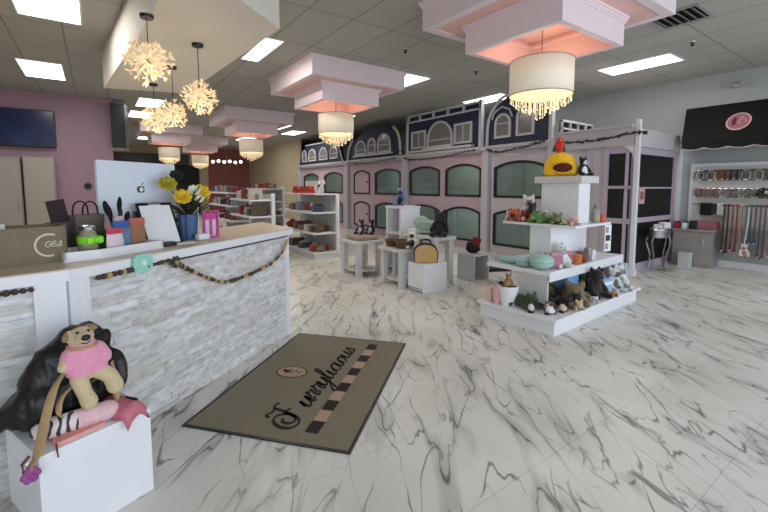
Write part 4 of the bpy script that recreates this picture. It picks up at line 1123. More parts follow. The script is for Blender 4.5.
t = thing('slatwall_display', 'white framed slat panel on the right wall hung with collars', 'display panel', (9.6, 0, 0))
mb = MB()
for k in range(11): z = .74+k*.105; mb.bx(-.02, 0, .3, 2.95, z, z+.095)
mb.bx(-.012, 0, .3, 2.95, .72, 1.9)
mb.build('slats', mat('slat_white', (206, 205, 200), .6, var=.03), t)
mb = MB(); mb.bx(-.05, 0, .3, 3.0, 1.89, 1.95); mb.bx(-.05, 0, 2.95, 3.0, .72, 1.9); mb.build('frame', M_white, t)
for z in (1.81, 1.47, 1.18):
    MB().cyl((-.06, .35, z), (-.06, 2.93, z), .008, seg=8).build('hang_rail', M_chrome, t)
CC = [((40, 32, 30), 'black'), ((150, 76, 40), 'orange brown'), ((64, 48, 40), 'dark brown'), ((188, 186, 180), 'grey'), ((96, 110, 80), 'moss green'), ((150, 90, 110), 'dusty pink'), ((120, 60, 60), 'maroon'), ((210, 205, 196), 'cream')]
def collar(y, z, k, rowname, r=.055):
    c, nm = CC[k]
    t = thing('pet_collar', '%s pet collar hanging on the %s' % (nm, rowname), 'collar', (9.54, y, z), 0, '%s collars on the %s' % (nm, rowname))
    mb = MB(); mb.tube([(-.02+.0*math.cos(a), r*.75*math.cos(a), -r*1.25+r*1.25*math.sin(a)) for a in [2*PI*i/18 for i in range(19)]], .012, 6, flat=(.034, .012)); mb.build('band', fab(c), t, True)
    MB().bx(-.035, -.008, -.018, .018, -r*2.6, -r*2.3, .004).build('buckle', M_chrome, t)
for i in range(22): collar(2.83-i*.085, 1.81, (3, 0, 7, 1, 1, 2, 2, 2, 3, 4, 3, 4, 4, 3, 4, 2, 4, 3, 4, 4, 2, 4)[i], 'upper collar rail', .075)
for i in range(19): collar(2.83-i*.09, 1.47, (6, 5, 5, 6, 3, 5, 4, 3, 4, 3, 2, 1, 3, 4, 7, 4, 3, 4, 6)[i], 'lower collar rail', .065)
plush('black and white dog toy hanging at the right end of the collar wall', (9.40, 1.86, 1.34), -1.2, .5, (26, 26, 28), (220, 220, 216), 'lie')
tag(MB().bx(-.06, .0, -.09, .09, -.12, .12, .01).build('black_carton', M_black), 'black box hanging on the slat panel below the collars', 'box', loc=(9.555, 2.70, 1.08))
tag(MB().bx(-.05, .0, -.06, .06, -.11, .11, .01).build('white_packet', M_paper), 'white packet hanging right of the black box on the slat panel', 'packet', loc=(9.555, 2.48, 1.08))
tag(MB().bx(-.05, .0, -.05, .05, -.1, .1, .01).build('charcoal_packet', plas((50, 50, 56))), 'charcoal packet hanging between black box and white packet', 'packet', loc=(9.555, 2.575, 1.09))
# leashes
LC = [((84, 40, 50), 'wine red'), ((30, 26, 28), 'black'), ((150, 60, 44), 'rust red'), ((140, 60, 50), 'brick red'), ((196, 150, 140), 'pale pink'), ((110, 120, 122), 'grey'), ((60, 92, 104), 'teal'), ((60, 88, 110), 'blue'), ((116, 72, 84), 'plum'), ((96, 60, 70), 'mulberry'), ((170, 120, 130), 'rose'), ((80, 70, 66), 'taupe brown')]
MB_rail = thing('leash_rail', 'chrome rail holding the row of hanging leashes', 'rail', (9.3, 0, 1.16))
MB().cyl((0, .9, 0), (0, 2.44, 0), .012, seg=10).build('bar', M_chrome, MB_rail)
for y in (.95, 2.40): MB().cyl((0, y, 0), (.28, y, 0), .01, seg=8).build('arm', M_chrome, MB_rail)
for i in range(16):
    c, nm = LC[i % 12] if i < 12 else ((70+i*7, 50, 60), ('bright maroon', 'dusky red', 'reddish', 'dusky rose')[i-12]); y = 2.37-i*.062; L = random.uniform(.74, .86) if i not in (6, 7) else .6
    t = thing('pet_leash', '%s leash hanging from the chrome rail' % nm, 'leash', (9.3, y, 1.16), 0)
    mb = MB(); mb.tube(catmull([(-.012, 0, .0), (-.016, .0, -.3), (-.02, .01, -L), (-.0, .012, -L-.03), (.012, .005, -L+.02), (.014, 0, -.3), (.012, 0, 0), (0, 0, .014), (-.012, 0, 0)], 5), .01, 6, flat=(.032, .006)); mb.build('strap', fab(c), t, True)
    MB().bx(-.02, .02, -.01, .02, -L-.08, -L-.03, .006).build('clasp', M_chrome, t)
hang_toy = plush('pale hanging toy with long legs at the foot of the leashes', (9.12, 2.02, .30), -1.2, .40, (206, 196, 188), (150, 120, 110), 'sit')
MB().tube([(0, 0, .19), (.02, -.02, .5), (.03, -.05, .84)], .006, 6).build('hang_cord', M_paper, hang_toy)
# counter cabinet by right wall
t = thing('low_cabinet', 'low taupe cabinet against the right wall beside the leashes', 'cabinet', (9.33, 2.78, 0))
MB().bx(-.2, .24, -.30, .32, 0, .67, .006).build('cabinet_body', mat('cabinet_taupe', (150, 145, 140), .6, var=.04), t)
MB().bx(-.22, .25, -.32, .34, .67, .70, .004).build('worktop', mat('worktop_taupe', (160, 154, 150), .5), t)
d = MB().bx(-.215, -.2, -.28, .30, .06, .63, .004).build('door', mat('cabinet_door_taupe', (154, 149, 144), .6), t)
MB().cyl((-.23, -.18, .4), (-.23, -.18, .55), .007, seg=8).build('handle', M_chrome, d)
tag(MB().bx(-.1, .1, -.2, .2, 0, .15, .015).build('pink_box', mat('dusty_pink_box', (170, 104, 116), .7, var=.06)), 'long dusty pink box on top of the low taupe cabinet', 'box', loc=(9.46, 2.68, .701))
t = thing('white_cube', 'small white cube box on the floor in front of the low cabinet', 'box', (9.0, 2.83, 0), .0)
MB().bx(-.08, .08, -.09, .09, 0, .25, .006).build('box_body', M_shelf, t); MB().bx(-.085, .085, -.095, .095, .25, .275, .004).build('lid', M_shelf, t)
pouch((9.20, 3.05, .701), -.9, .12, .13, (150, 40, 52), (120, 30, 40), 'dark red pouch on the low taupe cabinet, porch end')
pouch((9.21, 2.93, .701), -1, .10, .14, (222, 220, 222), (60, 80, 120), 'white pouch with a blue top on the low taupe cabinet')
pouch((9.22, 2.80, .701), -1, .13, .15, (30, 30, 34), (20, 20, 22), 'black pouch on the low taupe cabinet beside the white pouch')
# silver bistro table with white cloths
t = thing('side_table', 'silver half round side table with scroll legs by the porch', 'table', (8.30, 3.02, 0))
mb = MB(); mb.lathe([(.27, .72), (.28, .73), (.28, .75), (.27, .76)], seg=28, sy=.62); mb.build('table_top', M_chrome, t, True)
mb = MB(); mb.lathe([(.25, .60), (.26, .60), (.26, .72), (.25, .72)], seg=28, sy=.6); mb.build('apron', mat('antique_silver', (150, 150, 152), .4, .8), t, True)
for a in (PI, -PI/2, 0, PI/2+.4, PI/2-.4)[:4]:
    cx, cy = math.cos(a), math.sin(a)*.6
    MB().tube(catmull([(cx*.24, cy*.24, .62), (cx*.30, cy*.30, .5), (cx*.2, cy*.2, .25), (cx*.26, cy*.26, .02)], 8), .016, 8).build('leg', MATS['antique_silver'], t, True)
def folded(label, loc, rz, w, d, h, c, name='folded_cloth', cat='cloth'):
    t = thing(name, label, cat, loc, rz)
    n = 3
    for k in range(n):
        pass
    mb = MB()
    for k in range(n): mb.bx(-w/2*(1-.04*k), w/2*(1-.03*k), -d/2, d/2*(1-.05*k), h*k/n, h*(k+1)/n-.002, min(h/n*.4, .01))
    mb.build('folds', fab(c), t, True); return t
folded('white folded cloth on the left of the silver side table', (8.21, 3.02, .761), .3, .2, .14, .07, (226, 222, 226))
t = folded('white folded cloth propped at the right of the silver side table', (8.44, 3.0, .761), -.4, .16, .14, .10, (236, 234, 238))

# ================================================================== floor mat
A = Vector((.377, 2.715)); Bv = Vector((1.096, 1.861)); Cv = Vector((2.359, 2.937))
ml = (Cv-Bv).normalized(); rz = math.atan2(ml.y, ml.x)
mt = thing('floor_mat', 'taupe welcome mat with script lettering and dark square border row', 'mat', (Bv.x, Bv.y, 0), rz)
ML, MW = 1.66, 1.116
M_mat = mat('taupe_carpet', (134, 124, 106), .95, var=.10, vscale=120, bump=.3)
mb = MB(); mb.bx(.02, ML-.02, .02, MW-.02, .001, .009); mb.build('mat_pile', M_mat, mt)
mb = MB(); z = .0075
for a in ((0, ML, 0, .022), (0, ML, MW-.014, MW), (0, .022, .022, MW-.014), (ML-.016, ML, .022, MW-.014)): mb.bx(*a, .001, z)
mb.build('rubber_edge', M_black, mt)
M_mb = mat('mat_dark_brown', (44, 32, 30), .9, var=.1, vscale=100); M_mt = mat('mat_tan_pink', (182, 154, 134), .9, var=.08, vscale=100)
mb = MB(); mb2 = MB()
for k in range(6):
    s = .185+k*.26; d_ = MB(); d_.bx(s-.062, s+.062, .25, .335, .009, .0105); d_.build('dark_square', M_mb, mt)
    if k < 5:
        t_ = MB(); t_.bx(s+.068, s+.192, .25, .335, .009, .0105); t_.build('tan_square', M_mt, mt)
mb = MB()
wf = lambda t_: .009+.019*abs(t_.y)**1.5
xx = write(mb, 'F', .17, .40, .10, {'w': .95, 'F': 2.0}, lambda t_: .013+.016*abs(t_.y)**1.5, .12, .009, .0108)
write(mb, 'urrylicious', .375, .42, .098, {'w': 1.5, 'u': .70, 'r': .66, 'y': .74, 'l': .52, 'i': .46, 'c': .62, 'o': .72, 's': .6}, wf, .3, .009, .0108)
mb.build('lettering', mat('mat_lettering', (40, 28, 28), .9), mt)
el = lambda r1, r2: [(.84+r1*math.cos(k*PI/18), .782+r2*math.sin(k*PI/18)) for k in range(36)]
mb = MB(); mb.prism(el(.098, .13), .009, .0102); e1 = mb.build('emblem_ring', M_mb, mt)
mb = MB(); mb.prism(el(.088, .119), .0102, .0108); mb.build('emblem_disc', M_mt, e1)
mb = MB()   # small figure and script inside the emblem
mb.prism([(.79+.02, .84), (.83, .84), (.845, .87), (.87, .86), (.86, .82), (.88, .80), (.85, .79), (.82, .80)], .0108, .0114)
for a in (((.80, .78), (.83, .77), (.87, .76), (.84, .73)), ((.82, .72), (.85, .71), (.87, .70))): mb.ribbon([(v.x, v.y) for v in catmull([Vector((*q, 0)) for q in a], 5)], .008, .0108, .0114)
mb.build('emblem_figure', MATS['mat_lettering'], e1)

# ================================================================== crate with bag and toy
def cube_crate(name, label, loc, rz, w, d, h, th=.018, open_back=True, m=None):
    t = thing(name, label, 'crate', loc, rz)
    m = m or M_white2
    MB().bx(0, w, 0, th, 0, h, .003).build('front_panel', m, t)
    MB().bx(0, w, th, d, h-th, h, .003).build('top_panel', m, t)
    for x in (0, w-th): MB().bx(x, x+th, th, d, .06 if x == 0 else 0, h-th, .002).build('side_panel', m, t)
    MB().bx(th, w-th, th, d, .02, .02+th).build('bottom_panel', m, t)
    return t
CO = (-.236, 2.05, 0); CR = math.atan2(.367, .93)
cube_crate('cube_crate', 'white cube crate in the left foreground carrying the black bag', CO, CR, .437, .40, .42)
ce, cn_ = Vector((.93, .367)), Vector((-.367, .93))
def cw(x, y, z): return (CO[0]+ce.x*x+cn_.x*y, CO[1]+ce.y*x+cn_.y*y, z)
# slumped black bag
t = thing('black_carrier_bag', 'slumped black leather carrier bag with tan straps on the foreground crate', 'bag', cw(0, 0, .42), CR)
M_leather = mat('black_leather', (20, 20, 22), .42, var=.25, vscale=12, bump=.35)
blob('bag_body', [('e', (.22, .27, .12), (.23, .13, .12)), ('e', (.24, .30, .24), (.17, .10, .15)), ('e', (.09, .29, .10), (.12, .11, .09), (0, -.5, 0)), ('e', (.15, .29, .20), (.11, .10, .11), (0, -.6, 0)), ('e', (.37, .27, .14), (.09, .11, .13)), ('c', (.33, .29, .28), .06, (.38, .28, .33), .04),
                  ('c', (.04, .30, .10), .07, (-.06, .31, .05), .025), ('e', (.27, .31, .36), (.10, .06, .045))], M_leather, t, .0085, smooth_it=3, crease=(8, .017))
def strap(pts, name, w=.016, parent=t, m=M_tan):
    MB().tube(catmull(pts, 8), .01, 8, flat=(w, .004)).build(name, m, parent, True)
strap([(.15, .13, .27), (.10, .12, .20), (.045, .06, .10), (.0, -.012, .03), (-.03, -.022, -.01), (-.04, -.022, -.05)], 'long_strap', .018)
strap([(.20, .14, .20), (.13, .12, .16), (.11, .10, .10), (.15, .09, .06), (.22, .10, .05)], 'left_loop_strap', .012)
strap([(.34, .14, .24), (.345, .13, .16), (.335, .10, .08), (.31, .08, .05)], 'right_strap', .014)
strap([(.25, .15, .17), (.31, .14, .18), (.35, .14, .12)], 'lower_strap', .010)
# fob
t = thing('flower_fob', 'purple flower key fob dangling from the tan strap end', 'key fob', cw(-.033, -.03, .40), CR)
mb = MB()
for k in range(6): a = k*PI/3; mb.ball((.019*math.cos(a), 0, -.02+.019*math.sin(a)), (.015, .010, .015), 10, 8)
mb.ball((0, -.006, -.02), .012, 10, 8); mb.build('flower', mat('purple_felt', (150, 74, 140), .7, var=.15), t, True)
MB().tube([(.012*math.cos(a), 0, .02+.014*math.sin(a)) for a in [2*PI*k/14 for k in range(15)]], .003, 6).build('ring', M_chrome, t)
MB().tube([(-.02, .0, .0), (-.025, -.005, .04), (-.0, -.002, .06)], .006, 6).build('tassel', mat('wine_cord', (110, 50, 60), .8), t)
# plush bear/sloth in pink sweater
t = thing('plush_dog', 'tan plush dog in a pink sweater sitting on the black bag', 'plush toy', cw(0, 0, 0), CR)
M_plush = mat('tan_plush', (206, 188, 150), .95, var=.10, vscale=70, bump=.3, sheen=.3)
M_plushd = mat('tan_plush_dark', (150, 128, 92), .95, var=.12, vscale=70, bump=.3)
body = [('e', (.225, .13, .70), (.066, .052, .085)), ('e', (.213, .125, .826), (.052, .052, .047)), ('c', (.208, .10, .826), .036, (.203, .062, .836), .027), ('c', (.222, .13, .77), .040, (.217, .128, .80), .040),
        ('c', (.190, .105, .64), .036, (.200, .082, .58), .030), ('c', (.200, .082, .58), .030, (.210, .064, .54), .035),
        ('c', (.268, .11, .655), .038, (.308, .085, .615), .033), ('c', (.308, .085, .615), .033, (.318, .066, .568), .037),
        ('c', (.160, .12, .745), .024, (.132, .10, .715), .021), ('e', (.163, .135, .838), (.014, .020, .028), (0, .5, 0)), ('e', (.262, .135, .856), (.030, .018, .014), (0, .5, 0)), ('c', (.285, .125, .745), .024, (.308, .11, .70), .020)]
blob('body', body, [M_plush, M_plushd], t, .0065, patches=[((.266, .135, .858), .032, 1), ((.160, .137, .834), .026, 1), ((.215, .155, .86), (.045, .04, .03), 1)], smooth_it=3)
swe = [('e', (.228, .128, .715), (.078, .064, .080)), ('e', (.205, .128, .672), (.058, .060, .040)), ('e', (.265, .128, .672), (.050, .058, .040)), ('c', (.17, .125, .75), .036, (.150, .110, .715), .032), ('c', (.277, .125, .75), .036, (.298, .112, .715), .032), ('c', (.222, .13, .765), .056, (.219, .128, .783), .053)]
blob('sweater', swe, [mat('pink_knit', (230, 156, 186), .95, var=.1, vscale=90, bump=.4, sheen=.3)], t, .0075, smooth_it=2)
MB().tube([(.219+.052*math.cos(a), .128+.05*math.sin(a), .784) for a in [2*PI*k/18 for k in range(19)]], .009, 8).build('sweater_collar', mat('collar_tan', (190, 150, 120), .9), t, True)
MB().ball((.202, .036, .843), (.018, .012, .014), 12, 8).build('nose', M_black, t, True)
for e in ((.187, .082, .859), (.231, .083, .859)): MB().ball(e, .006, 10, 8).build('eye', M_black, t, True)
MB().tube(catmull([(.186, .046, .822), (.203, .038, .815), (.222, .046, .822)], 6), .0025, 6).build('mouth', mat('mouth_brown', (80, 56, 44), .9), t)
# pencil pouch
def pouch_mat():
    m = bpy.data.materials.new('zebra_pouch'); m.use_nodes = True; nt = m.node_tree; b = nt.nodes['Principled BSDF']; b.inputs['Roughness'].default_value = .6
    tc = nt.nodes.new('ShaderNodeTexCoord'); w = nt.nodes.new('ShaderNodeTexWave'); w.inputs['Scale'].default_value = 9; w.inputs['Distortion'].default_value = 9; w.inputs['Detail'].default_value = 2
    cr = nt.nodes.new('ShaderNodeValToRGB'); cr.color_ramp.elements[0].position = .28; cr.color_ramp.elements[0].color = (*lin((60, 54, 60)), 1); cr.color_ramp.elements[1].position = .38; cr.color_ramp.elements[1].color = (*lin((228, 214, 216)), 1)
    nt.links.new(tc.outputs['Object'], w.inputs['Vector']); nt.links.new(w.outputs['Fac'], cr.inputs[0]); nt.links.new(cr.outputs[0], b.inputs['Base Color']); return m
t = thing('zip_pouch', 'long white pouch with dark animal print and pink end on the crate', 'pouch', cw(.045, .125, .42), CR-.22)
mb = MB(); mb.ball((.05, 0, .044), (.085, .05, .044), 18, 12); mb.cyl((.04, 0, .044), (.13, 0, .044), .044, .044, 18); mb.build('printed_half', pouch_mat(), t, True)
mb = MB(); mb.ball((.23, 0, .044), (.06, .05, .044), 18, 12); mb.cyl((.13, 0, .044), (.23, 0, .044), .0445, .044, 18); mb.build('pink_half', fab((226, 190, 196)), t, True)
MB().bx(.02, .25, -.003, .003, .0865, .091).build('zipper', M_chrome, t)
t = thing('pink_wallet', 'flat coral pink wallet lying in front of the printed pouch', 'wallet', cw(.07, .03, .42), CR+.02)
mb = MB(); mb.prism(rr(.20, .06, .028, 5, .095, .02), 0, .016); mb.build('wallet_body', mat('coral_pink', (226, 158, 150), .6, var=.06), t); MB().bx(.02, .15, .028, .032, .014, .017).build('seam', fab((206, 130, 126)), t)
MB().tube([(.0, -.0, .01), (-.01, -.036, .0), (-.008, -.040, -.03)], .003, 6).build('cord', MATS['wine_cord'], t)
t = thing('pink_pouch', 'dusty pink leather pouch drooping over the right crate corner', 'pouch', cw(.35, .06, .42), CR+.3)
rows = []
for k in range(12):
    u = k/10; row = []
    for j in range(7):
        v = j/6; xx_ = -.085+.17*v*(1-.25*u); yy_ = .10-.17*u
        zz_ = .058*math.sin(PI*v)**.7*(1-.15*u)+.012
        if yy_ < -.062: zz_ -= (-.062-yy_)*2.2
        row.append((xx_+.02*u, yy_, zz_))
    rows.append(row)
mb = MB(); mb.strip(rows); o = mb.build('pouch_body', mat('dusty_pink_leather', (198, 112, 130), .55, var=.1, vscale=15), t, True); m = o.modifiers.new('s', 'SOLIDIFY'); m.thickness = .012; m.offset = -1
MB().bx(.02, .032, -.05, .02, .05, .066, .003).build('clasp', M_black, t)

# ================================================================== four sided display stand
_before = set(bpy.data.objects)
DX0, DX1, DY0, DY1 = 3.62, 5.78, 2.24, 3.2
dt = thing('tiered_display', 'white tiered island display stand loaded with toys', 'display stand')
MB().bx(DX0+.03, DX1-.05, DY0+.02, DY1-.03, 0, .145, .004).build('plinth', M_white2, dt)
MB().bx(DX0, DX1+.03, DY0-.01, DY1, .145, .18, .004).build('base_shelf', M_white2, dt)
MB().bx(3.95, 5.86, 2.50, 3.32, .53, .575, .004).build('middle_shelf', M_white2, dt)
MB().bx(3.95, 5.86, 2.488, 2.50, .47, .58).build('middle_shelf_lip', M_white2, dt)
MB().bx(3.96, 3.99, 2.52, 2.90, .18, .53).build('leg_panel', M_shelf, dt)
MB().bx(5.78, 5.81, 2.52, 3.1, .18, .53).build('leg_panel', M_shelf, dt)
MB().bx(4.3, 5.7, 2.9, 3.0, .18, .53).build('core_panel', M_shelf, dt)
MB().bx(4.29, 5.17, 2.68, 2.95, .575, 1.05, .004).build('lower_column', M_white2, dt)
MB().bx(4.18, 5.06, 2.34, 3.26, 1.05, 1.078, .004).build('upper_shelf', M_white2, dt)
MB().bx(4.47, 4.74, 2.46, 2.92, 1.078, 1.545, .004).build('upper_column', M_white2, dt)
MB().bx(4.40, 4.82, 2.40, 2.98, 1.545, 1.625, .006).build('top_cap', M_shelf, dt)
Z1, Z2, Z3, Z4 = .181, .576, 1.079, 1.626
# yellow pet house
t = thing('yellow_pet_house', 'yellow plush pet house with dark red opening on top of the display', 'pet bed', (4.60, 2.76, Z4), -.92)
mb = MB(); seg = 20
pr = [(.0001, 0), (.19, 0), (.205, .02), (.19, .13), (.15, .20), (.08, .235), (.0001, .24)]
o = blob('house_body', [('e', (0, 0, .12), (.19, .16, .15)), ('e', (0, 0, .19), (.155, .13, .10)), ('e', (-.1, -.02, .06), (.10, .13, .075)), ('e', (.1, -.02, .06), (.10, .13, .075))], fab((238, 190, 26)), t, .012)
MB().ball((0, -.13, .10), (.11, .06, .06), 20, 12).build('opening', mat('opening_dark_red', (84, 24, 22), .9), t, True)
MB().tube([(.115*math.cos(a), -.165+.03*abs(math.cos(a)), .10+.066*math.sin(a)) for a in [2*PI*k/24 for k in range(25)]], .014, 8).build('opening_rim', fab((222, 172, 20)), t, True)
# parrot on top
t = thing('plush_parrot', 'red and green parrot toy perched on the yellow pet house', 'plush toy', (4.60, 2.78, Z4+.283), -.9)
blob('body', [('e', (0, 0, .07), (.045, .05, .07)), ('e', (0, -.02, .15), (.04, .042, .04)), ('c', (0, .03, .05), .03, (0, .08, -.02), .015), ('c', (.035, .01, .1), .025, (.06, .03, .03), .018), ('c', (-.035, .01, .1), .025, (-.06, .03, .03), .018)], [fab((200, 44, 30)), fab((40, 74, 52))], t, .008,
     patches=[((0, .05, .03), .06, 1), ((.06, .02, .06), .04, 1), ((-.06, .02, .06), .04, 1)])
MB().cyl((0, -.055, .15), (0, -.085, .135), .016, .003, 10).build('beak', fab((226, 140, 40)), t, True)
for q in (-1, 1): MB().ball((q*.025, -.052, .165), .007, 8, 6).build('eye', M_black, t, True)
t = plush('black and white penguin toy beside the yellow pet house', (4.66, 2.52, Z4), -.5, .42, (24, 24, 28), (230, 230, 228), 'sit')
SCL = 1.45
# ---- upper shelf goods
plush('orange tiger toy with dark patches lying on the left of the upper display shelf', (4.32, 3.16, Z3), -1.3, .36, (196, 84, 34), (50, 36, 32), 'lie')
plush('white and grey cat toy sitting behind the tiger toy', (4.42, 3.06, Z3), -.9, .42, (214, 212, 212), (120, 120, 126), 'sit')
plush('red lobster-coloured toy between tiger toy and green crocodile', (4.30, 2.94, Z3), -.9, .24, (186, 50, 40), (210, 160, 130), 'lie')
plush('green crocodile toy lying along the front of the upper shelf', (4.28, 2.79, Z3), -1.9, .34, (86, 128, 62), (130, 156, 96), 'lie')
plush('small black cat toy behind the green crocodile', (4.37, 2.98, Z3), -.6, .3, (30, 30, 32), (80, 80, 84), 'sit')
plush('olive turtle toy on the upper shelf beside the column', (4.30, 2.62, Z3), -1.0, .30, (112, 120, 74), (150, 150, 110), 'lie')
plush('pale pink pig toy at the front corner of the upper shelf', (4.32, 2.44, Z3), -.8, .24, (230, 196, 196), (214, 170, 174), 'lie')
t = thing('treat_bottle', 'grey treat bottle on the right of the upper display shelf', 'bottle', (4.86, 2.44, Z3))
MB().lathe([(.04, 0), (.05, .01), (.05, .13), (.035, .17), (.02, .18)], seg=18).build('bottle_body', mat('grey_speckled_plastic', (150, 148, 136), .4, var=.25, vscale=30), t, True); MB().lathe([(.025, .18), (.025, .21), (.0001, .212)], seg=16).build('cap', plas((120, 116, 106)), t, True)
cup((4.98, 2.42, Z3), .045, .09, plas((206, 96, 60)), 'orange tub right of the grey treat bottle', name='treat_tub', cat='tub')
SCL = 1.2
plush('small white lamb toy at the far left end of the upper display shelf', (4.24, 3.22, Z3), -1.0, .20, (226, 224, 220), (190, 188, 184), 'sit')
plush('brown and red monkey toy between cat toy and column on the upper shelf', (4.30, 3.05, Z3), -.9, .22, (120, 60, 40), (190, 80, 50), 'sit')
plush('pale leaf green frog toy lying on the upper shelf edge', (4.25, 2.52, Z3), -1.0, .20, (160, 176, 124), (196, 200, 160), 'lie')
plush('cream sheep toy sitting against the upper column', (4.38, 2.82, Z3), -.9, .24, (214, 208, 190), (150, 150, 120), 'sit')
# ---- middle shelf goods
def cushion(label, loc, rz, r, c, name='pet_pillow', cat='pillow'):
    t = thing(name, label, cat, loc, rz)
    mb = MB(); mb.ball((0, 0, r[2]), r, 22, 12); o = mb.build('cushion_body', fab(c), t, True)
    MB().tube([(r[0]*1.0*math.cos(a), r[1]*1.0*math.sin(a), r[2]) for a in [2*PI*k/24 for k in range(25)]], .007, 6).build('piping', fab(tuple(max(0, v-18) for v in c)), t, True)
    return t
cushion('large mint green round pillow at the front corner of the middle shelf', (4.08, 2.66, Z2), .2, (.15, .13, .085), (164, 206, 196))
cushion('long mint green bolster at the left end of the middle shelf', (4.12, 3.14, Z2), 1.3, (.18, .07, .04), (150, 196, 188))
cushion('pale blue pillow behind the large mint pillow', (4.13, 2.93, Z2), .6, (.13, .10, .06), (180, 208, 218))
cushion('flat mint mat pillow between bolster and round pillow', (4.05, 2.88, Z2), .9, (.09, .08, .03), (140, 186, 176))
pouch((4.25, 2.58, Z2), -.4, .17, .17, (180, 120, 140), (196, 140, 160), 'mauve pink bag on the middle shelf, left one of the pair', 'bag', d=.09)
pouch((4.46, 2.57, Z2), -.35, .16, .165, (172, 108, 130), (190, 128, 150), 'mauve pink bag on the middle shelf, right one of the pair', 'bag', d=.09)
MATX = None
plush('white bear toy with a green scarf behind the mauve bags', (4.355, 2.60, Z2), -.5, .46, (228, 232, 228), (206, 222, 206), 'sit', c3=(110, 160, 110))
plush('tiny black toy beside the mauve bags', (4.16, 2.70, Z2+.0), -.8, .26, (40, 34, 36), (120, 60, 80), 'sit')
cup((4.70, 2.57, Z2), .065, .10, plas((206, 120, 64)), 'orange treat tub right of the mauve bags', name='treat_tub', cat='tub')
cup((4.86, 2.58, Z2), .065, .12, plas((120, 70, 48)), 'brown treat tub right of the orange tub', name='treat_tub', cat='tub')
cup((5.02, 2.58, Z2), .05, .15, mat('silver_tin', (170, 172, 176), .3, .8), 'silver treat tin on the middle shelf', name='treat_tin', cat='tin')
cup((5.15, 2.60, Z2), .05, .11, M_paper, 'white treat tub beside the silver tin', name='treat_tub', cat='tub')
t = thing('card_packs', 'white hanging display strip of cards and black toys under the upper shelf', 'display strip', (5.03, 2.36, .70), -.2)
MB().bx(-.06, .06, -.004, .004, .02, .345, .002).build('strip', M_paper, t)
for k in range(3): MB().bx(-.045, -.005+.03*(k % 2), -.018, -.004, .05+k*.1, .12+k*.1, .006).build('packet', M_black if k % 2 else plas((150, 160, 170)), t)
SCL = 1.45
# ---- base shelf goods
t = thing('white_planter', 'white tapered planter holding a teddy on the base shelf', 'planter', (3.74, 2.86, Z1), .3)
mb = MB(); mb.lathe([(.075, 0), (.115, .22), (.106, .22), (.07, .015)], seg=4*6); mb.build('planter_body', M_paper, t, True)
MB().lathe([(.1, .2), (.0001, .2)], seg=24).build('filling', mat('dark_filling', (40, 34, 32), .9), t)
plush('small brown teddy bear peeking out of the white planter', (3.74, 2.86, Z1+.202), -.9, .20, (140, 106, 70), (176, 140, 100), 'sit')
tag(MB().ball((0, 0, .02), (.04, .03, .02), 12, 8).build('black_ball', M_black, None, True), 'black flat rubber toy on the left rim of the white planter', 'toy', loc=(3.70, 2.93, Z1+.221))
t = cup((3.69, 2.97, Z1), .05, .19, mat('blush_plastic', (222, 178, 170), .5), 'blush pink cup in front of the white planter', name='blush_cup')
cup((3.72, 3.09, Z1), .045, .15, mat('blush_plastic_pale', (226, 200, 196), .5), 'pale blush cup at the far left of the base shelf', name='blush_cup')
def shoe(label, loc, rz, c):
    t = thing('pet_bootie', label, 'bootie', loc, rz)
    blob('bootie_body', [('e', (0, 0, .03), (.05, .035, .03)), ('e', (-.03, 0, .05), (.035, .032, .04))], fab(c), t, .007)
    MB().bx(-.075, .055, -.03, .03, 0, .012, .006).build('sole', M_black, t)
shoe('white bootie nearest the base shelf front corner, left one', (3.72, 2.56, Z1), .5, (222, 220, 216))
shoe('white bootie on the base shelf at the front, right one', (3.80, 2.38, Z1), -.3, (226, 224, 222))
shoe('white and dark bootie between the pair of white booties', (3.88, 2.47, Z1), .9, (200, 196, 190))
shoe('cream bootie beside the black and olive toy dog', (3.98, 2.34, Z1), .1, (210, 190, 160))
plush('dark green camouflage crocodile lying below the grey leg panel', (3.80, 2.70, Z1), -.2, .42, (52, 66, 40), (40, 46, 34), 'lie')
plush('black and brown puppy toy under the middle shelf corner', (4.15, 2.43, Z1), -.5, .32, (36, 30, 28), (110, 84, 60), 'lie')
plush('large olive brown dog toy with black back on the base shelf front', (4.42, 2.46, Z1), -1.0, .62, (122, 106, 78), (26, 24, 24), 'lie')
plush('black bear toy right of the large olive dog toy', (4.85, 2.41, Z1), -.4, .46, (26, 24, 26), (60, 48, 40), 'sit')
plush('tan rabbit toy in front of the black bear toy', (4.20, 2.32, Z1), -.6, .26, (204, 176, 136), (230, 216, 196), 'lie')
plush('ginger fox toy at the feet of the black bear toy', (4.99, 2.29, Z1), -.3, .20, (190, 130, 70), (60, 40, 30), 'lie')
plush('brown and white hound toy in front of the grey leg panel', (3.93, 2.47, Z1), -.9, .24, (96, 66, 44), (220, 214, 204), 'lie')
plush('black and white calf toy between olive dog and leg panel', (4.06, 2.62, Z1), -.7, .30, (36, 34, 36), (224, 224, 220), 'sit')
plush('white mouse toy at the front edge beside the black bear', (4.60, 2.31, Z1), -.6, .18, (224, 222, 218), (200, 180, 180), 'lie')
plush('dark olive bear toy behind the large olive dog toy', (4.40, 2.74, Z1), -.7, .36, (70, 62, 44), (120, 108, 80), 'sit')
plush('grey elephant toy at the front right edge of the base shelf', (5.44, 2.30, Z1), -.5, .22, (150, 154, 160), (190, 192, 196), 'lie')
t = thing('blue_crate', 'light blue open toy crate under the middle shelf', 'crate', (4.66, 2.66, Z1), -.05)
mb = MB(); hollow(mb, .24, .18, .26, .015, .008); mb.build('crate_body', mat('sky_blue_plastic', (130, 176, 226), .4, var=.03), t)
t = thing('blue_carton', 'sky blue carton standing at the front edge of the base shelf', 'box', (5.06, 2.38, Z1), -.1)
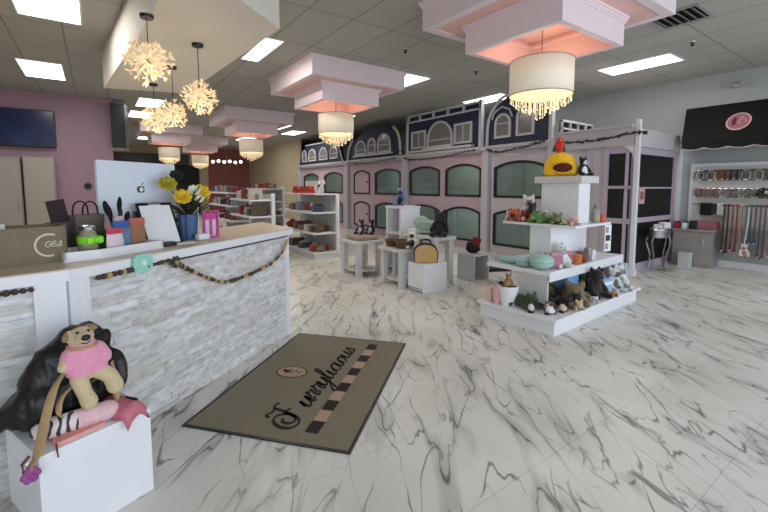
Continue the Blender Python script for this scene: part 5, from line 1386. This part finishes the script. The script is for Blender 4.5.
MB().bx(-.1, .1, -.04, .04, 0, .19, .004).build('carton_body', mat('sky_blue_card', (140, 182, 224), .6, var=.03), t); MB().bx(-.1, .1, -.0405, -.04, .12, .16).build('carton_band', M_paper, t)
plush('grey and white husky toy seated on the right of the base shelf', (5.32, 2.40, Z1), -.3, .40, (206, 208, 210), (90, 94, 100), 'sit')
plush('white lamb toy at the right end of the base shelf', (5.56, 2.42, Z1), -.5, .40, (226, 226, 226), (150, 150, 154), 'sit')
plush('black and green monster toy under the right of the middle shelf', (4.98, 2.66, Z1), -.4, .39, (34, 36, 28), (92, 100, 52), 'sit')
plush('dark patterned cat toy tucked under the middle shelf', (5.22, 2.66, Z1), -.4, .39, (44, 38, 36), (120, 100, 60), 'sit')
plush('white and black panda toy under the middle shelf right end', (5.50, 2.67, Z1), -.4, .39, (220, 220, 220), (30, 30, 32), 'sit')
tag(MB().ball((0, 0, .05), .05, 16, 10).build('red_ball', plas((206, 40, 34)), None, True), 'red ball at the right end of the base display shelf', 'ball', loc=(5.66, 2.52, Z1))
tag(MB().lathe([(.03, 0), (.05, .05), (.03, .1), (.0001, .1)], seg=12).build('yellow_toy', plas((226, 196, 90)), None, True), 'yellow squeaky toy beside the red ball', 'toy', loc=(5.45, 2.54, Z1))
folded('pale blue towel hanging folded at the right end of the middle shelf', (5.74, 2.44, Z1), 0, .06, .10, .30, (176, 196, 214), 'folded_towel', 'towel')

SCL = 1.0
_piv = Matrix.Translation((4.6, 2.6, 0)) @ Matrix.Rotation(math.radians(3), 4, 'Z') @ Matrix.Translation((-4.6, -2.6, 0))
for ob in list(COL.objects):      # the whole island stands turned by three degrees
    if ob not in _before and ob.parent is None:
        ob.location = _piv @ ob.location; ob.rotation_euler.z += math.radians(3)
# ================================================================== nesting tables and white cubes in the middle
def open_table(label, x0, x1, y0, y1, h, leg=.09, m=M_shelf, name='white_table', low=True, top=.05):
    t = thing(name, label, 'table', (x0, y0, 0))
    w, d = x1-x0, y1-y0
    MB().bx(-.03, w+.03, -.03, d+.03, h-top, h, .006).build('table_top', m, t)
    for x in (0, w-leg):
        for y in (0, d-leg): MB().bx(x, x+leg, y, y+leg, 0, h-top, .004).build('leg', m, t)
    if low: MB().bx(.02, w-.02, .02, d-.02, .08, .11, .003).build('lower_shelf', m, t)
    return t
open_table('white open table farthest left in the middle of the shop', 3.48, 3.98, 5.61, 6.16, .60)
open_table('small white open table carrying two brown baskets', 3.62, 3.94, 4.62, 5.16, .58, .09)
open_table('white bridge table behind the wooden arched carrier', 4.2, 4.62, 4.55, 5.3, .72, .1, low=False)
cube_crate('cube_crate', 'white cube crate with the wooden arched carrier on top', (3.68, 4.20, 0), 0, .45, .34, .42, m=M_white2)
# white side unit
t = thing('grey_cube_unit', 'pale grey cube unit at the right of the tables, with open end', 'cube unit', (4.80, 4.28, 0))
MB().bx(0, .03, 0, .36, 0, .40, .003).build('side_panel', M_shelf, t); MB().bx(.33, .36, 0, .36, 0, .40, .003).build('side_panel', M_shelf, t)
MB().bx(.03, .33, .33, .36, 0, .40).build('back_panel', M_shelf, t); MB().bx(0, .36, 0, .36, .40, .43, .003).build('top_panel', M_shelf, t)
# tall hutch
t = thing('white_hutch', 'white upright display box with an open grey front, behind the small tables', 'display box', (4.30, 5.51, 0), 0)
MB().bx(0, .43, 0, .05, 0, 1.12, .004).build('side_panel', M_white2, t)
MB().bx(0, .43, .39, .44, 0, 1.12, .004).build('side_panel', M_white, t)
MB().bx(.39, .43, .05, .39, .05, 1.12, .004).build('back_panel', M_shelf, t)
MB().bx(0, .39, .05, .39, .05, .09, .004).build('shelf', M_white, t)
MB().bx(-.01, .44, -.01, .45, 1.12, 1.16, .004).build('top_panel', M_white, t)
MB().bx(0, .39, .05, .39, .66, .70, .004).build('shelf', M_white, t)
t = plush('grey-blue dog toy sitting on the white hutch', (4.5, 5.76, 1.162), -1.0, .62, (110, 130, 160), (40, 44, 60), 'sit')
# baskets with treats
def basket(label, loc, r, h):
    t = thing('wicker_basket', label, 'basket', loc)
    m = mat('brown_wicker', (98, 66, 44), .8, var=.3, vscale=40, bump=.5)
    mb = MB()
    mb.lathe([(r*.85, 0), (r*.9, .01), (r, h), (r*.93, h), (r*.8, .015)], seg=22); mb.build('basket_body', m, t, True)
    MB().tube([(r*math.cos(a), r*math.sin(a), h) for a in [2*PI*k/22 for k in range(23)]], .012, 8).build('rim', mat('brown_wicker_rim', (120, 84, 56), .8, var=.2), t, True)
basket('brown wicker basket on the small white table, left one', (3.76, 5.03, .581), .11, .10)
basket('brown wicker basket on the small white table, right one', (3.77, 4.77, .581), .13, .11)
for (x, y, r, lb) in ((3.76, 5.03, .09, 'heap of green and brown treats in the left basket'), (3.77, 4.77, .11, 'heap of green and brown treats in the right basket')):
    mb = MB(); rnd = random.Random(int(x*100+y*7))
    for k in range(36):
        a, q = rnd.uniform(0, 2*PI), r*.8*math.sqrt(rnd.random()); mb.ball((q*math.cos(a), q*math.sin(a), .07+.02*rnd.random()), (.022, .014, .012), 7, 5, (rnd.random()*3, rnd.random()*3, 0))
    o = mb.build('treat_heap', mat('olive_treats', (104, 100, 50), .8, var=.35, vscale=25)); tag(o, lb, 'treats', loc=(x, y, .581)); stuff(o)
tag(MB().bx(-.07, .07, -.1, .1, 0, .05, .01).build('mint_box', fab((170, 206, 196))), 'small mint box behind the left basket', 'box', loc=(3.9, 5.1, .581), rz=.2)
# arched wooden carrier
t = thing('arched_carrier', 'wooden carrier with arched woven front on the white cube crate', 'pet carrier', (3.86, 4.36, .421), -.70)
n = 12; pts = [(-.17, 0), (.17, 0), (.17, .16)]+[(.17*math.cos(PI*k/n), .16+.11*math.sin(PI*k/n)) for k in range(1, n)]+[(-.17, .16)]
def xzprism(mb, pts, y0, y1):
    return mb.prism([(p[0], p[1]) for p in pts], -y1, -y0, M=Matrix.Rotation(PI/2, 4, 'X'))
mb = MB(); xzprism(mb, pts, -.10, .08); mb.build('carrier_body', M_blackfab, t)
mb = MB(); xzprism(mb, [(p[0]*.92, .006+p[1]*.94) for p in pts], -.12, -.10); mb.build('woven_front', mat('woven_tan', (196, 164, 112), .8, var=.18, vscale=40, bump=.4), t)
MB().tube(catmull([(-.07, 0, .265), (-.05, 0, .315), (.05, 0, .315), (.07, 0, .265)], 8), .012, 8).build('handle', M_brown, t, True)
plush('white and black toy dog sitting behind the arched carrier', (3.87, 4.68, .581), -.8, .5, (226, 222, 216), (50, 48, 50), 'sit')
folded('white folded blanket beside the arched carrier on the bridge table', (4.34, 5.18, .721), .0, .22, .2, .08, (222, 222, 222), 'folded_blanket', 'blanket')
t = thing('mint_pet_bed', 'mint green cushioned pet bed leaning behind the baskets', 'pet bed', (4.48, 5.02, .721), .3)
blob('bed_body', [('e', (0, 0, .12), (.11, .26, .12)), ('e', (0, .12, .18), (.09, .15, .12))], fab((158, 186, 172)), t, .016)
MB().tube([(-.09+.0*math.cos(a), .18*math.cos(a), .12+.08*math.sin(a)) for a in [2*PI*k/20 for k in range(21)]], .02, 8).build('bolster', fab((176, 200, 186)), t, True)
plush('large black dog toy on the bridge table', (4.42, 4.66, .721), -.9, .78, (20, 20, 22), (44, 40, 42), 'sit')
t = thing('black_handbag', 'black handbag standing right of the large black dog toy', 'bag', (4.56, 4.80, .721), -.8)
mb = MB(); mb.bx(-.13, .13, -.05, .05, 0, .2, .03); mb.build('bag_body', M_blackfab, t, True); MB().tube(catmull([(-.08, 0, .19), (-.06, 0, .3), (.06, 0, .3), (.08, 0, .19)], 8), .01, 8).build('handle', M_leather, t, True)
t = thing('red_black_carrier', 'dark carrier with a red slanted flap on the grey cube unit', 'bag', (4.97, 4.46, .431), -.7)
blob('carrier_body', [('e', (0, 0, .07), (.12, .09, .07)), ('e', (-.05, 0, .12), (.06, .07, .07))], M_blackfab, t, .012)
MB().bx(-.07, .07, -.006, .006, 0, .24, .004, M=Matrix.Translation((0, -.06, .03)) @ Matrix.Rotation(-.35, 4, 'X') @ Matrix.Rotation(.3, 4, 'Y')).build('red_flap', fab((120, 36, 44)), t)
folded('dark folded mat lying on the floor right of the grey cube unit', (5.75, 4.75, 0), -.4, .7, .3, .06, (30, 28, 30), 'folded_mat', 'mat')
plush('pink and brown toy under the left open table', (3.72, 5.88, .111), -1.3, .5, (200, 160, 150), (120, 80, 70), 'sit')
plush('dark toy beside the hutch on the left table', (3.85, 6.08, .66), -1.2, .5, (40, 36, 36), (190, 180, 170), 'sit')
tag(MB().bx(-.2, .2, -.22, .22, 0, .06, .02).build('taupe_mat', fab((150, 130, 120))), 'taupe folded mat on the left open table', 'mat', loc=(3.73, 5.86, .601))
plush('navy and white toy at the door of the mansard kennel', (7.1, 10.6, 0), -1.3, .9, (40, 40, 52), (200, 200, 200), 'sit')

# ================================================================== light, camera, world
def area(name, loc, rot, sx, sy, e, col):
    li = bpy.data.lights.new(name, 'AREA'); li.shape = 'RECTANGLE'; li.size = sx; li.size_y = sy; li.energy = e; li.color = col
    o = bpy.data.objects.new(name, li); COL.objects.link(o); o.location = loc; o.rotation_euler = rot; return o
area('shopfront_daylight', (3.2, -2.2, 1.65), (math.radians(90), 0, 0), 12.5, 2.6, 250, (.86, .93, 1))
w = bpy.data.worlds.new('sky'); sc.world = w; w.use_nodes = True
bg = w.node_tree.nodes['Background']; bg.inputs[0].default_value = (.75, .85, 1, 1); bg.inputs[1].default_value = .5
cam = bpy.data.cameras.new('camera'); co = bpy.data.objects.new('camera', cam); COL.objects.link(co)
cam.sensor_width = 36; cam.lens = 36*404/768; cam.shift_y = -35/768; cam.clip_start = .05; cam.clip_end = 100
co.location = (0, 0, 1.5); co.rotation_euler = (PI/2-math.atan(34/404), 0, -math.radians(35.56))
sc.camera = co
sc.cycles.use_denoising = True
sc.cycles.max_bounces = 6; sc.cycles.diffuse_bounces = 4
sc.cycles.sample_clamp_indirect = 4
sc.view_settings.view_transform = 'Standard'
sc.view_settings.exposure = 0
